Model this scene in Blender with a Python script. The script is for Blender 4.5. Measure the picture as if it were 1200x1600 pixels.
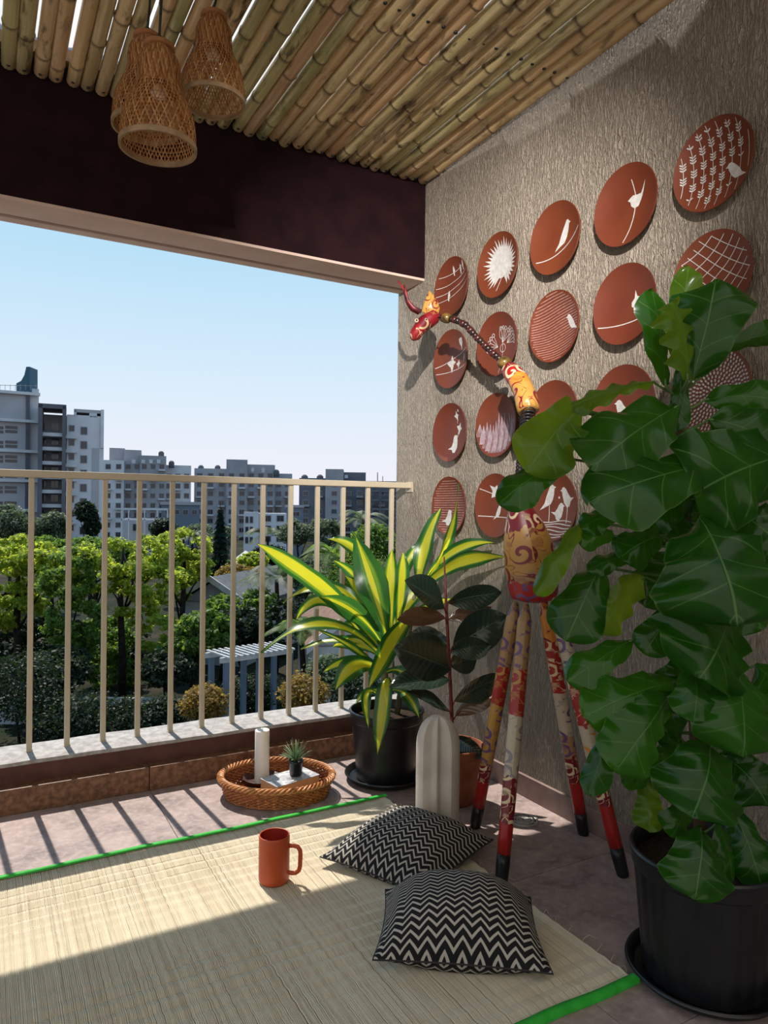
import bpy, bmesh, math, random
import numpy as np
from mathutils import Vector, Matrix

for o in list(bpy.data.objects):
    bpy.data.objects.remove(o, do_unlink=True)
scene = bpy.context.scene
COL = scene.collection
rnd = random.Random(7)

# ------------------------------------------------------------------ camera
YAW, PITCH, ROLL = math.radians(29.35), math.radians(-0.098), math.radians(0.615)
FPX, CAMZ = 1115.87, 1.05
_f = Vector((math.sin(YAW)*math.cos(PITCH), math.cos(YAW)*math.cos(PITCH), math.sin(PITCH)))
_rt = Vector((math.cos(YAW), -math.sin(YAW), 0))
_up = _rt.cross(_f)
CR = math.cos(ROLL)*_rt + math.sin(ROLL)*_up
CU = -math.sin(ROLL)*_rt + math.cos(ROLL)*_up
CF = _f
CAM = Vector((0, 0, CAMZ))
cam_data = bpy.data.cameras.new('camera')
cam_data.sensor_fit = 'VERTICAL'
cam_data.sensor_height = 36.0
cam_data.lens = FPX/1600*36.0
cam_data.clip_start = 0.02
cam_data.clip_end = 2000
cam = bpy.data.objects.new('camera', cam_data)
COL.objects.link(cam)
m = Matrix.Identity(4)
for i in range(3):
    m[i][0], m[i][1], m[i][2], m[i][3] = CR[i], CU[i], -CF[i], CAM[i]
cam.matrix_world = m
scene.camera = cam

# ------------------------------------------------------------------ light
SUN_STRENGTH, SKY_STRENGTH, LAMP_POWER = 5.7, 1.06, 760.0
scene.view_settings.view_transform = 'Standard'
scene.view_settings.look = 'None'
scene.view_settings.gamma = 1.0
scene.view_settings.use_curve_mapping = False
scene.view_settings.exposure = 0.0

world = bpy.data.worlds.new('sky')
scene.world = world
world.use_nodes = True
wn, wl = world.node_tree.nodes, world.node_tree.links
wn.clear()
wo = wn.new('ShaderNodeOutputWorld')
wb = wn.new('ShaderNodeBackground')
wb.inputs['Strength'].default_value = SKY_STRENGTH
wg = wn.new('ShaderNodeTexCoord')
ws = wn.new('ShaderNodeSeparateXYZ')
wr = wn.new('ShaderNodeValToRGB')
wl.new(wg.outputs['Generated'], ws.inputs[0])
wl.new(ws.outputs['Z'], wr.inputs[0])
wl.new(wr.outputs[0], wb.inputs[0])
wl.new(wb.outputs[0], wo.inputs[0])
el = wr.color_ramp.elements
el[0].position, el[0].color = 0.0, (0.83, 0.83, 0.89, 1)
el[1].position, el[1].color = 1.0, (0.20, 0.42, 0.78, 1)
for p, c in ((0.07, (0.80, 0.83, 0.91, 1)), (0.17, (0.66, 0.80, 0.92, 1)), (0.36, (0.42, 0.69, 0.88, 1)), (0.60, (0.27, 0.52, 0.82, 1))):
    e = el.new(p); e.color = c

sd = bpy.data.lights.new('sun', 'SUN')
sd.energy = SUN_STRENGTH
sd.angle = math.radians(0.53)
sd.color = (1.0, 0.93, 0.82)
sun = bpy.data.objects.new('sun', sd)
COL.objects.link(sun)
_a, _e = math.radians(4.5), math.radians(60.0)
SUN_DIR = Vector((math.sin(_a)*math.cos(_e), -math.cos(_a)*math.cos(_e), -math.sin(_e)))
sun.rotation_euler = SUN_DIR.to_track_quat('-Z', 'Y').to_euler()
sun.location = (0, 20, 30)

# ------------------------------------------------------------------ helpers
def ray(px, py):
    return CF + CR*((px-600)/FPX) - CU*((py-800)/FPX)
def at_d(px, py, d):
    return CAM + ray(px, py)*d
def at_x(px, py, X):
    r = ray(px, py); return CAM + r*(X/r.x)
def at_y(px, py, Y):
    r = ray(px, py); return CAM + r*(Y/r.y)
def at_z(px, py, Z=0.0):
    r = ray(px, py); return CAM + r*((Z-CAMZ)/r.z)

def tag(o, label=None, cat=None, group=None, kind=None):
    if label: o['label'] = label
    if cat: o['category'] = cat
    if group: o['group'] = group
    if kind: o['kind'] = kind
    return o
def empty(name, loc, label=None, cat=None, group=None, kind=None):
    o = bpy.data.objects.new(name, None)
    o.empty_display_size = 0.05
    COL.objects.link(o); o.location = loc
    return tag(o, label, cat, group, kind)
def root_loc(o):
    v = Vector((0, 0, 0))
    while o is not None:
        v += Vector(o.location); o = o.parent
    return v
def link_mesh(name, me, parent=None, loc=None):
    o = bpy.data.objects.new(name, me)
    COL.objects.link(o)
    if parent is not None: o.parent = parent
    if loc is not None: o.location = loc
    return o

class MB:
    """collects shapes in world coordinates and links them as one mesh"""
    def __init__(s):
        s.v, s.f, s.uv, s.mi, s.cur = [], [], [], [], 0
    def add(s, vs, fs, uvs=None):
        b = len(s.v)
        s.v += [tuple(p) for p in vs]
        s.uv += list(uvs) if uvs else [(0.0, 0.0)]*len(vs)
        for f in fs:
            s.f.append(tuple(b+i for i in f)); s.mi.append(s.cur)
        return s
    def box(s, lo, hi):
        x0, y0, z0 = lo; x1, y1, z1 = hi
        vs = [(x0,y0,z0),(x1,y0,z0),(x1,y1,z0),(x0,y1,z0),(x0,y0,z1),(x1,y0,z1),(x1,y1,z1),(x0,y1,z1)]
        return s.add(vs, [(0,3,2,1),(4,5,6,7),(0,1,5,4),(1,2,6,5),(2,3,7,6),(3,0,4,7)])
    def obox(s, o, ax, ay, az):
        o, ax, ay, az = Vector(o), Vector(ax), Vector(ay), Vector(az)
        vs = [o, o+ax, o+ax+ay, o+ay, o+az, o+ax+az, o+ax+ay+az, o+ay+az]
        return s.add(vs, [(0,3,2,1),(4,5,6,7),(0,1,5,4),(1,2,6,5),(2,3,7,6),(3,0,4,7)])
    def tube(s, path, rad, seg=8, cap=True, flat=1.0, up=None, closed=False):
        P = [Vector(p) for p in path]; n = len(P)
        if not hasattr(rad, '__len__'): rad = [rad]*n
        T = []
        for i in range(n):
            if closed: t = P[(i+1) % n]-P[(i-1) % n]
            else: t = P[min(i+1, n-1)]-P[max(i-1, 0)]
            if t.length < 1e-9: t = Vector((0, 0, 1))
            T.append(t.normalized())
        nn = Vector(up) if up is not None else (Vector((0, 0, 1)) if abs(T[0].z) < .9 else Vector((1, 0, 0)))
        vs, uvs, fs = [], [], []
        L = 0
        for i in range(n):
            nn = nn - T[i]*nn.dot(T[i])
            if nn.length < 1e-6: nn = T[i].orthogonal()
            nn.normalize(); bb = T[i].cross(nn)
            if i: L += (P[i]-P[i-1]).length
            for k in range(seg+1):
                a = 2*math.pi*k/seg
                vs.append(P[i] + nn*(math.cos(a)*rad[i]) + bb*(math.sin(a)*rad[i]*flat))
                uvs.append((k/seg, L))
        w = seg+1
        m = n if closed else n-1
        for i in range(m):
            j = (i+1) % n
            for k in range(seg):
                fs.append((i*w+k, i*w+k+1, j*w+k+1, j*w+k))
        if L > 0: uvs = [(u, v/L) for u, v in uvs]
        if cap and not closed:
            fs.append(tuple(reversed(range(seg)))); fs.append(tuple((n-1)*w+k for k in range(seg)))
        return s.add(vs, fs, uvs)
    def lathe(s, prof, c=(0, 0, 0), seg=32, axis='Z', fn=None):
        """prof: list of (r, h)"""
        c = Vector(c); vs, uvs, fs = [], [], []
        w = seg+1; n = len(prof)
        for i, (r, h) in enumerate(prof):
            for k in range(w):
                a = 2*math.pi*k/seg
                rr = r*(fn(a, i/(n-1)) if fn else 1.0)
                x, y = rr*math.cos(a), rr*math.sin(a)
                p = (x, y, h) if axis == 'Z' else ((-h, -x, y) if axis == 'X' else (x, h, y))
                vs.append(c+Vector(p)); uvs.append((k/seg, i/(n-1)))
        for i in range(n-1):
            for k in range(seg):
                fs.append((i*w+k, i*w+k+1, (i+1)*w+k+1, (i+1)*w+k))
        return s.add(vs, fs, uvs)
    def sphere(s, c, r, seg=12, rings=8, sc=(1, 1, 1)):
        c = Vector(c)
        prof = [(r*math.sin(math.pi*i/rings), -r*math.cos(math.pi*i/rings)) for i in range(rings+1)]
        b = len(s.v); s.lathe(prof, (0, 0, 0), seg)
        for i in range(b, len(s.v)):
            p = s.v[i]; s.v[i] = (c.x+p[0]*sc[0], c.y+p[1]*sc[1], c.z+p[2]*sc[2])
        return s
    def build(s, name, mat, parent=None, smooth=True, merge=False, origin=None, kind=None, label=None):
        o_ = root_loc(parent) if parent is not None else Vector(origin or (0, 0, 0))
        if parent is not None and origin is not None: o_ = Vector(origin)
        me = bpy.data.meshes.new(name)
        V = np.array(s.v, dtype=np.float32).reshape(-1, 3) - np.array(o_, dtype=np.float32)
        me.from_pydata(V.tolist(), [], s.f)
        mats = mat if isinstance(mat, (list, tuple)) else [mat]
        for m_ in mats: me.materials.append(m_)
        if len(mats) > 1: me.polygons.foreach_set('material_index', s.mi)
        uvl = me.uv_layers.new(name='UVMap')
        li = np.empty(len(me.loops), dtype=np.int32)
        me.loops.foreach_get('vertex_index', li)
        uvl.data.foreach_set('uv', np.array(s.uv, dtype=np.float32)[li].ravel())
        if merge:
            bm = bmesh.new(); bm.from_mesh(me)
            bmesh.ops.remove_doubles(bm, verts=bm.verts, dist=1e-5)
            bmesh.ops.recalc_face_normals(bm, faces=bm.faces)
            bm.to_mesh(me); bm.free()
        if smooth:
            me.shade_smooth() if smooth is True else me.shade_smooth()
            if isinstance(smooth, (int, float)) and smooth is not True:
                pass
        me.update()
        o = bpy.data.objects.new(name, me)
        COL.objects.link(o)
        if parent is not None:
            o.parent = parent
        elif origin is not None:
            o.location = origin
        if kind: o['kind'] = kind
        if label: o['label'] = label
        return o

def auto_smooth(o, deg=35):
    me = o.data
    bm = bmesh.new(); bm.from_mesh(me)
    bmesh.ops.remove_doubles(bm, verts=bm.verts, dist=2e-5)
    for e in bm.edges:
        if len(e.link_faces) == 2 and e.calc_face_angle(0) > math.radians(deg): e.smooth = False
    bm.to_mesh(me); bm.free()
    me.shade_smooth() if False else None
    for p in me.polygons: p.use_smooth = True
    return o
def bevel(o, w, seg=2, deg=40):
    md = o.modifiers.new('bevel', 'BEVEL'); md.width = w; md.segments = seg
    md.limit_method = 'ANGLE'; md.angle_limit = math.radians(deg)
    return o
def lerp(a, b, t): return a+(b-a)*t
def interp(tab, t):
    for (a, va), (b, vb) in zip(tab, tab[1:]):
        if t <= b: return va+(vb-va)*(t-a)/(b-a)
    return tab[-1][1]
def bez(a, b, c, t): return a*((1-t)**2)+b*(2*t*(1-t))+c*(t*t)

# ------------------------------------------------------------------ materials
class NG:
    def __init__(s, name):
        s.mat = bpy.data.materials.new(name); s.mat.use_nodes = True
        s.nt = s.mat.node_tree; s.nt.nodes.clear()
        s.out = s.nt.nodes.new('ShaderNodeOutputMaterial')
    def n(s, t, **kw):
        nd = s.nt.nodes.new(t)
        for k, v in kw.items():
            if k.startswith('_'): setattr(nd, k[1:], v)
            else: s.set(nd.inputs[k.replace('__', ' ')], v)
        return nd
    def set(s, sock, v):
        if isinstance(v, bpy.types.NodeSocket): s.nt.links.new(v, sock)
        elif v is not None:
            if hasattr(sock.default_value, '__len__') and not hasattr(v, '__len__'): v = (v,)*len(sock.default_value)
            if hasattr(sock.default_value, '__len__') and len(sock.default_value) == 4 and len(v) == 3: v = (*v, 1)
            sock.default_value = v
    def m(s, op, a, b=None, c=None, clamp=False):
        nd = s.nt.nodes.new('ShaderNodeMath'); nd.operation = op; nd.use_clamp = clamp
        for i, v in enumerate((a, b, c)):
            if v is not None: s.set(nd.inputs[i], v)
        return nd.outputs[0]
    def vm(s, op, a, b=None):
        nd = s.nt.nodes.new('ShaderNodeVectorMath'); nd.operation = op
        s.set(nd.inputs[0], a)
        if b is not None: s.set(nd.inputs[1], b)
        return nd
    def coord(s, kind='Object', scale=(1, 1, 1)):
        tc = s.nt.nodes.new('ShaderNodeTexCoord')
        if tuple(scale) == (1, 1, 1): return tc.outputs[kind]
        return s.vm('MULTIPLY', tc.outputs[kind], scale).outputs[0]
    def noise(s, vec, scale=5, detail=3, rough=.5, dist=0):
        return s.n('ShaderNodeTexNoise', Vector=vec, Scale=scale, Detail=detail, Roughness=rough, Distortion=dist).outputs['Fac']
    def ramp(s, fac, stops, interp='LINEAR'):
        nd = s.nt.nodes.new('ShaderNodeValToRGB'); nd.color_ramp.interpolation = interp
        s.set(nd.inputs[0], fac)
        els = nd.color_ramp.elements
        for i, (p, c) in enumerate(stops):
            e = els[i] if i < 2 else els.new(p)
            e.position = p; e.color = (*c, 1) if len(c) == 3 else c
        return nd.outputs[0]
    def mix(s, f, a, b, mode='MIX'):
        nd = s.nt.nodes.new('ShaderNodeMix'); nd.data_type = 'RGBA'; nd.blend_type = mode
        s.set(nd.inputs[0], f); s.set(nd.inputs[6], a); s.set(nd.inputs[7], b)
        return nd.outputs[2]
    def bump(s, h, strength=.3, dist=.01):
        return s.n('ShaderNodeBump', Height=h, Strength=strength, Distance=dist).outputs[0]
    def smooth(s, v, a, b):
        nd = s.nt.nodes.new('ShaderNodeMapRange'); nd.interpolation_type = 'SMOOTHSTEP'
        s.set(nd.inputs[0], v); nd.inputs[1].default_value = a; nd.inputs[2].default_value = b
        return nd.outputs[0]
    def pbsdf(s, col, rough=.6, spec=.5, normal=None, metal=0, **kw):
        nd = s.n('ShaderNodeBsdfPrincipled', Roughness=rough, Metallic=metal)
        s.set(nd.inputs['Base Color'], col)
        s.set(nd.inputs['Specular IOR Level'], spec)
        if normal is not None: s.set(nd.inputs['Normal'], normal)
        for k, v in kw.items(): s.set(nd.inputs[k.replace('__', ' ')], v)
        return nd.outputs[0]
    def done(s, sh):
        s.nt.links.new(sh, s.out.inputs[0]); return s.mat
    def done_leaf(s, sh, col, amount):
        t = s.n('ShaderNodeBsdfTranslucent'); s.set(t.inputs[0], col)
        mx = s.nt.nodes.new('ShaderNodeMixShader'); mx.inputs[0].default_value = amount
        s.nt.links.new(sh, mx.inputs[1]); s.nt.links.new(t.outputs[0], mx.inputs[2])
        return s.done(mx.outputs[0])

def varied(name, c1, c2, scale=6, rough=.6, spec=.4, stretch=(1, 1, 1), bump=0, bscale=60, bdist=.003, detail=4, lo=.35, hi=.65, per_obj=0, kind='Object'):
    g = NG(name)
    co = g.coord(kind, stretch)
    if per_obj:
        oi = g.n('ShaderNodeObjectInfo')
        co = g.vm('ADD', co, g.vm('MULTIPLY', g.n('ShaderNodeCombineXYZ', X=oi.outputs['Random'], Y=oi.outputs['Random'], Z=oi.outputs['Random']).outputs[0], (37, 53, 71)).outputs[0]).outputs[0]
    f = g.noise(co, scale, detail)
    col = g.ramp(f, [(lo, c1), (hi, c2)])
    if per_obj:
        col = g.mix(g.m('MULTIPLY', oi.outputs['Random'], per_obj), col, tuple(x*.45 for x in c1))
    nrm = None
    if bump:
        nrm = g.bump(g.noise(co, bscale, 4, .6), bump, bdist)
    return g.done(g.pbsdf(col, rough, spec, nrm))
def plain(name, c, rough=.5, spec=.5, metal=0, **kw):
    g = NG(name)
    return g.done(g.pbsdf(c, rough, spec, None, metal, **kw))
# ------------------------------------------------------------------ setting
XW = 1.761            # inner face of the plate wall
YB, YBO = 2.775, 3.003  # beam faces
M_wall = None
def make_wall_mat():
    g = NG('stucco')
    co = g.coord('Object')
    warp = g.noise(g.vm('MULTIPLY', co, (14, 14, 5)).outputs[0], 1, 2)
    c2 = g.vm('ADD', g.vm('MULTIPLY', co, (150, 150, 34)).outputs[0], g.n('ShaderNodeCombineXYZ', X=0.0, Y=g.m('MULTIPLY', warp, 5.0), Z=0.0).outputs[0]).outputs[0]
    a = g.noise(c2, 1.0, 3, .6, .6)
    b = g.noise(g.vm('MULTIPLY', co, (330, 330, 120)).outputs[0], 1.0, 2, .5)
    h = g.m('ADD', g.m('MULTIPLY', g.smooth(a, .36, .62), .8), g.m('MULTIPLY', b, .45))
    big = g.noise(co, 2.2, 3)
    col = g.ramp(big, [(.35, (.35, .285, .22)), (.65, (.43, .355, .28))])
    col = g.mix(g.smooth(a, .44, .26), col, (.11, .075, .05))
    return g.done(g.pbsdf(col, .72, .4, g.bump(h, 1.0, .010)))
M_wall = make_wall_mat()
M_cream_plain = varied('cream_plaster', (.50, .43, .36), (.56, .49, .42), 5, .8, .3, bump=.15)
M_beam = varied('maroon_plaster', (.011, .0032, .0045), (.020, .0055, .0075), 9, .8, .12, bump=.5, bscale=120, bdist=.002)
M_soffit = varied('soffit_plaster', (.60, .43, .36), (.66, .49, .41), 7, .85, .2, bump=.2, bscale=80, bdist=.002)
M_grout = plain('grout', (.09, .075, .07), .9)
g = NG('floor_stone')
oi = g.n('ShaderNodeObjectInfo')
co = g.vm('ADD', g.coord('Object'), g.vm('MULTIPLY', g.n('ShaderNodeCombineXYZ', X=oi.outputs['Random'], Y=oi.outputs['Random'], Z=0.0).outputs[0], (31, 17, 0)).outputs[0]).outputs[0]
n1 = g.noise(co, 7, 5, .62, .6); n2 = g.noise(co, 45, 4, .6)
col = g.ramp(n1, [(.32, (.19, .145, .14)), (.5, (.31, .235, .22)), (.68, (.40, .305, .285))])
col = g.mix(g.m('MULTIPLY', g.smooth(n2, .42, .7), .45), col, (.48, .40, .385))
M_floor = g.done(g.pbsdf(col, g.m('ADD', g.m('MULTIPLY', n2, .3), .38), .4, g.bump(g.m('ADD', n1, g.m('MULTIPLY', n2, .5)), .25, .004)))
M_kerb_top = varied('kerb_granite', (.27, .255, .25), (.42, .40, .39), 40, .75, .3, bump=.3, bscale=150, bdist=.002)
M_kerb_side = varied('kerb_paint', (.085, .034, .028), (.12, .05, .04), 14, .7, .3, bump=.4, bscale=90, bdist=.002)
M_skirt = varied('brown_granite', (.10, .042, .02), (.24, .115, .06), 55, .45, .45, stretch=(1, 1, 1), detail=5, per_obj=.25)
M_skirt2 = varied('pink_stone_skirting', (.20, .13, .115), (.29, .20, .18), 18, .5, .4, per_obj=.2)

# floor: grout bed with stone tiles
mb = MB(); mb.box((-2.4, -1.0, -.12), (1.79, 2.80, -.004))
floor = mb.build('floor', M_grout, smooth=False); tag(floor, kind='structure')
tile_me = None
for i in range(7):
    for j in range(7):
        x0, y0 = 1.752-.6*(i+1), 2.79-.605*(j+1)+.0
        if tile_me is None:
            mb = MB(); mb.box((.001, .001, -.0145), (.599, .6035, 0))
            t = mb.build('floor_tile', M_floor, smooth=False); tile_me = t.data
            t.parent = floor; t.location = (x0, y0, 0)
        else:
            t = link_mesh('floor_tile', tile_me, floor, (x0, y0, 0))
# plate wall
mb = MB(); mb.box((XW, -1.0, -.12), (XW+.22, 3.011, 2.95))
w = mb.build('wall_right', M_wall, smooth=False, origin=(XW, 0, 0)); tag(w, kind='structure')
M_fill_wall = varied('fill_wall_white', (.80, .75, .68), (.84, .79, .72), 3, .85, .2)
mb = MB(); mb.box((-6, -1.15, -.12), (XW+.22, -1.0, 6.5))
tag(mb.build('wall_back', M_fill_wall, smooth=False, origin=(0, -1.0, 0)), kind='structure')  # house wall out of view, added so its sunlit face fills the balcony
# skirting of the plate wall
bb = empty('baseboard_right', (XW, 0, 0), kind='structure')
for j in range(7):
    y1 = 2.72-.605*j
    mb = MB(); mb.box((XW-.011, y1-.603, 0), (XW+.002, y1, .080))
    bevel(mb.build('skirting_tile', M_skirt2, bb, smooth=False), .002)
# beam with drip groove under it
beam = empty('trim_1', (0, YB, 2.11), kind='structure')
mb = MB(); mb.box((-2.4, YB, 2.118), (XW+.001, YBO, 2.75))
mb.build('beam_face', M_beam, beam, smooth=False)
mb = MB(); mb.box((-2.4, YB+.001, 2.107), (XW+.0005, 2.925, 2.119)); mb.box((-2.4, 2.955, 2.107), (XW+.0005, YBO+.001, 2.119))
mb.build('soffit', M_soffit, beam, smooth=False)
# kerb under the railing
kerb = empty('trim_2', (0, 2.785, 0), kind='structure')
mb = MB(); mb.box((-2.4, 2.785, -.4), (XW, 2.965, .150)); mb.build('kerb_wall', M_kerb_side, kerb, smooth=False)
mb = MB()
# worn coping with slightly uneven edges
N = 60
vs, fs = [], []
r2 = random.Random(3)
for i in range(N+1):
    x = lerp(-2.4, XW, i/N); a = r2.uniform(-.0025, .0025); b = r2.uniform(-.004, .004)
    vs += [(x, 2.780+a, .150), (x, 2.780+a, .163+a*.4), (x, 2.975+b, .166), (x, 2.975+b, .150)]
for i in range(N):
    for k in range(4):
        fs.append((i*4+k, (i+1)*4+k, (i+1)*4+(k+1) % 4, i*4+(k+1) % 4))
mb.add(vs, fs); mb.build('coping', M_kerb_top, kerb, smooth=False)
for j in range(7):
    x1 = XW-.012-.6*j
    mb = MB(); mb.box((x1-.598, 2.733, 0), (x1, 2.787, .088+r2.uniform(-.001, .001)))
    bevel(mb.build('skirting_tile', M_skirt, kerb, smooth=False), .003)

# ------------------------------------------------------------------ bamboo ceiling
g = NG('bamboo')
oi = g.n('ShaderNodeObjectInfo'); R = oi.outputs['Random']
co = g.vm('ADD', g.coord('Object'), g.vm('MULTIPLY', g.n('ShaderNodeCombineXYZ', X=R, Y=R, Z=R).outputs[0], (91, 53, 71)).outputs[0]).outputs[0]
streak = g.noise(g.vm('MULTIPLY', co, (90, 3.5, 90)).outputs[0], 1, 4, .6)
blot = g.noise(g.vm('MULTIPLY', co, (26, 7, 26)).outputs[0], 1, 5, .65, .4)
base = g.ramp(R, [(0, (.27, .27, .105)), (.18, (.48, .39, .17)), (.34, (.30, .285, .115)), (.5, (.60, .42, .21)), (.62, (.42, .22, .12)), (.74, (.32, .30, .125)), (.88, (.56, .33, .16)), (1, (.55, .46, .22))])
col = g.mix(g.m('MULTIPLY', g.smooth(streak, .42, .74), .75), base, (.72, .56, .33))
col = g.mix(g.m('MULTIPLY', g.smooth(blot, .52, .66), g.m('ADD', .30, g.m('MULTIPLY', g.m('FRACT', g.m('MULTIPLY', R, 7.0)), .65))), col, (.05, .032, .018))
uv = g.n('ShaderNodeUVMap'); sep = g.n('ShaderNodeSeparateXYZ', Vector=uv.outputs[0])
col = g.mix(g.m('MULTIPLY', sep.outputs[1], .75), col, (.07, .04, .02))
M_bamboo = g.done(g.pbsdf(col, .42, .5, g.bump(streak, .25, .002)))
M_screw = plain('screw_black', (.03, .028, .028), .3, .5, .6)
g = NG('roof_sheet')
t = g.n('ShaderNodeBsdfTranslucent', Color=(.85, .86, .86, 1)); d = g.pbsdf((.85, .86, .87), .5)
mx = g.nt.nodes.new('ShaderNodeMixShader'); mx.inputs[0].default_value = .55
g.nt.links.new(d, mx.inputs[1]); g.nt.links.new(t.outputs[0], mx.inputs[2])
M_sheet = g.done(mx.outputs[0])

ceiling = empty('ceiling', (0, 0, 2.54), kind='structure')
POLE_Y0, POLE_L = .32, 2.445
def pole_mesh(seed):
    r = random.Random(seed)
    rad = .0235
    rings = [(0.0, .8, .6), (.004, 1, 0)]
    y = r.uniform(.05, .3)
    while y < POLE_L-.03:
        k = r.uniform(.10, .17)
        rings += [(y-.02, 1.0, 0), (y-.006, 1.03, .25), (y-.001, 1.13, 1), (y+.0035, .985, 1), (y+.008, 1.09, .6), (y+.02, 1.01, 0)]
        y += r.uniform(.26, .46)
    rings += [(POLE_L-.004, 1, 0), (POLE_L, .8, .6)]
    ph, ph2 = r.uniform(0, 6), r.uniform(0, 6)
    am = 0 if seed == 99 else 1
    dents = ((2.05, .17, .010), (1.50, .05, .006)) if seed == 99 else ()
    seg = 12; vs, uvs, fs = [], [], []
    for (yy, s, u) in rings:
        ox = am*(.0032*math.sin(yy*1.5+ph)+.0014*math.sin(yy*4+ph2))-sum(h_*math.exp(-((yy+POLE_Y0-c_)/w_)**2) for c_, w_, h_ in dents); oz = .003*math.sin(yy*1.2+ph2)
        ta = rad*s*(1+.05*math.sin(yy*.6+ph))
        for k in range(seg):
            a = 2*math.pi*k/seg
            vs.append((ox+ta*math.cos(a), yy, oz+ta*math.sin(a))); uvs.append((0, u))
    n = len(rings)
    for i in range(n-1):
        for k in range(seg):
            fs.append((i*seg+k, (i+1)*seg+k, (i+1)*seg+(k+1) % seg, i*seg+(k+1) % seg))
    fs.append(tuple(range(seg))); fs.append(tuple(reversed([(n-1)*seg+k for k in range(seg)])))
    mb = MB(); mb.add(vs, fs, uvs)
    o = mb.build('bamboo_pole', M_bamboo)
    me = o.data; bpy.data.objects.remove(o); return me
wall_pole = None
pole_mes = [pole_mesh(100+i) for i in range(9)]
wall_pole = pole_mesh(99)
mb = MB(); mb.lathe([(.0, -.004), (.004, -.0035), (.0062, -.0015), (.0065, 0), (.0065, .001)], seg=10)
o = mb.build('screw', M_screw); screw_me = o.data; bpy.data.objects.remove(o)
x = XW-.0243; i = 0; rp = random.Random(11)
while x > -2.3:
    me = pole_mes[rp.randrange(9)]
    y0 = POLE_Y0+rp.uniform(-.006, .008)
    z = 2.565+rp.uniform(-.003, .003)
    if i == 0: me = wall_pole
    p = link_mesh('bamboo_pole', me, ceiling, (x, y0, z-2.54))
    s = rp.uniform(.95, 1.06) if i else 1.0; p.scale = (s, 1, s)
    for yy in ((2.735, 1.838) if x > -.5 else ()):
        link_mesh('screw', screw_me, p, (rp.uniform(-.003, .003), yy-y0, -.0237))
    x -= .0488+rp.uniform(-.0005, .0022)+(.005 if rp.random() < .28 else 0); i += 1
# battens the poles are screwed to, and the translucent sheet above
M_batten = varied('batten_wood', (.16, .09, .05), (.22, .13, .07), 8, .7)
for yy in (2.72, 1.838, .8):
    mb = MB(); mb.box((-2.35, yy-.02, 2.594), (XW-.05, yy+.02, 2.634)); mb.build('batten', M_batten, ceiling, smooth=False)
vs, fs = [], []
N = 420
for i in range(N+1):
    xx = lerp(-2.38, XW-.045, i/N); zz = 2.665+.012*math.sin(xx*2*math.pi/.09)
    vs += [(xx, .3, zz), (xx, 2.774, zz)]
for i in range(N): fs.append((2*i, 2*i+1, 2*i+3, 2*i+2))
mb = MB(); mb.add(vs, fs); mb.build('roof_sheet', M_sheet, ceiling)

# ------------------------------------------------------------------ railing
M_rail = varied('beige_enamel', (.47, .395, .29), (.51, .43, .32), 12, .38, .5)
rail = empty('balcony_railing', (0, 2.885, .165), 'beige painted metal balcony railing with square vertical bars standing on the kerb', 'railing')
mb = MB(); mb.box((-2.4, 2.862, 1.157), (XW-.004, 2.908, 1.183))
bevel(mb.build('top_rail', M_rail, rail, smooth=False), .003)
mb = MB(); mb.box((XW-.006, 2.856, 1.140), (XW, 2.914, 1.187)); mb.build('wall_plate', M_rail, rail, smooth=False)
mb = MB(); mb.box((-.0095, -.0095, 0), (.0095, .0095, .994))
o = mb.build('bar', M_rail, smooth=False); bar_me = o.data; bpy.data.objects.remove(o)
mb = MB(); mb.lathe([(.0, .004), (.012, .004), (.0145, 0)], seg=12); o = mb.build('weld_foot', M_rail); foot_me = o.data; bpy.data.objects.remove(o)
k = -20
while True:
    x = .155+k*.1256
    if x > XW-.03: break
    if x > -2.35:
        b = link_mesh('bar', bar_me, rail, (x, 0, 0))
        bevel(b, .002, 1)
        link_mesh('foot', foot_me, b, (0, 0, 0))
    k += 1
# ------------------------------------------------------------------ reed mat
g = NG('reed')
uv = g.n('ShaderNodeUVMap'); sep = g.n('ShaderNodeSeparateXYZ', Vector=uv.outputs[0])
co = g.coord('Object')
n1 = g.noise(g.vm('MULTIPLY', co, (5, 5, 1)).outputs[0], 3, 4, .6); n2 = g.noise(g.vm('MULTIPLY', co, (160, 9, 1)).outputs[0], 1, 3)
col = g.ramp(sep.outputs[0], [(0, (.53, .46, .34)), (.3, (.60, .535, .41)), (.75, (.64, .575, .45)), (1, (.56, .475, .345))])
col = g.mix(g.m('MULTIPLY', g.smooth(n2, .55, .75), .4), col, (.27, .19, .10))
col = g.mix(g.m('MULTIPLY', g.smooth(n1, .5, .75), .18), col, (.36, .25, .13))
M_reed = g.done(g.pbsdf(col, .6, .35))
M_green = varied('green_binding', (.02, .36, .03), (.04, .46, .05), 30, .6, .3, bump=.3, bscale=300, bdist=.001)
M_thread = plain('warp_thread', (.55, .47, .35), .8)
MX0, MX1, MY0, MY1 = -.75, 1.285, 1.108, 2.262
mat_root = empty('reed_mat', (.3, 1.68, 0), 'long pale woven reed floor mat bound in bright green along its edges', 'mat')
def mat_z(x, y):
    z = .006+.0026*math.sin(y*2*math.pi/.046)
    z += .004*(.5+.5*math.sin(x*5.1+1.3*math.sin(y*3)))*max(0, (y-1.9)/.36)
    z += .003*(.5+.5*math.sin(x*3.3+y*5))
    return z
rs = random.Random(5)
pitch = .0036; vs, fs, uvs = [], [], []
ns = int((MX1-MX0)/pitch); NY = 52
ys = [MY0+.004+(MY1-MY0-.008)*j/NY for j in range(NY+1)]
Vl = []
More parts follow.
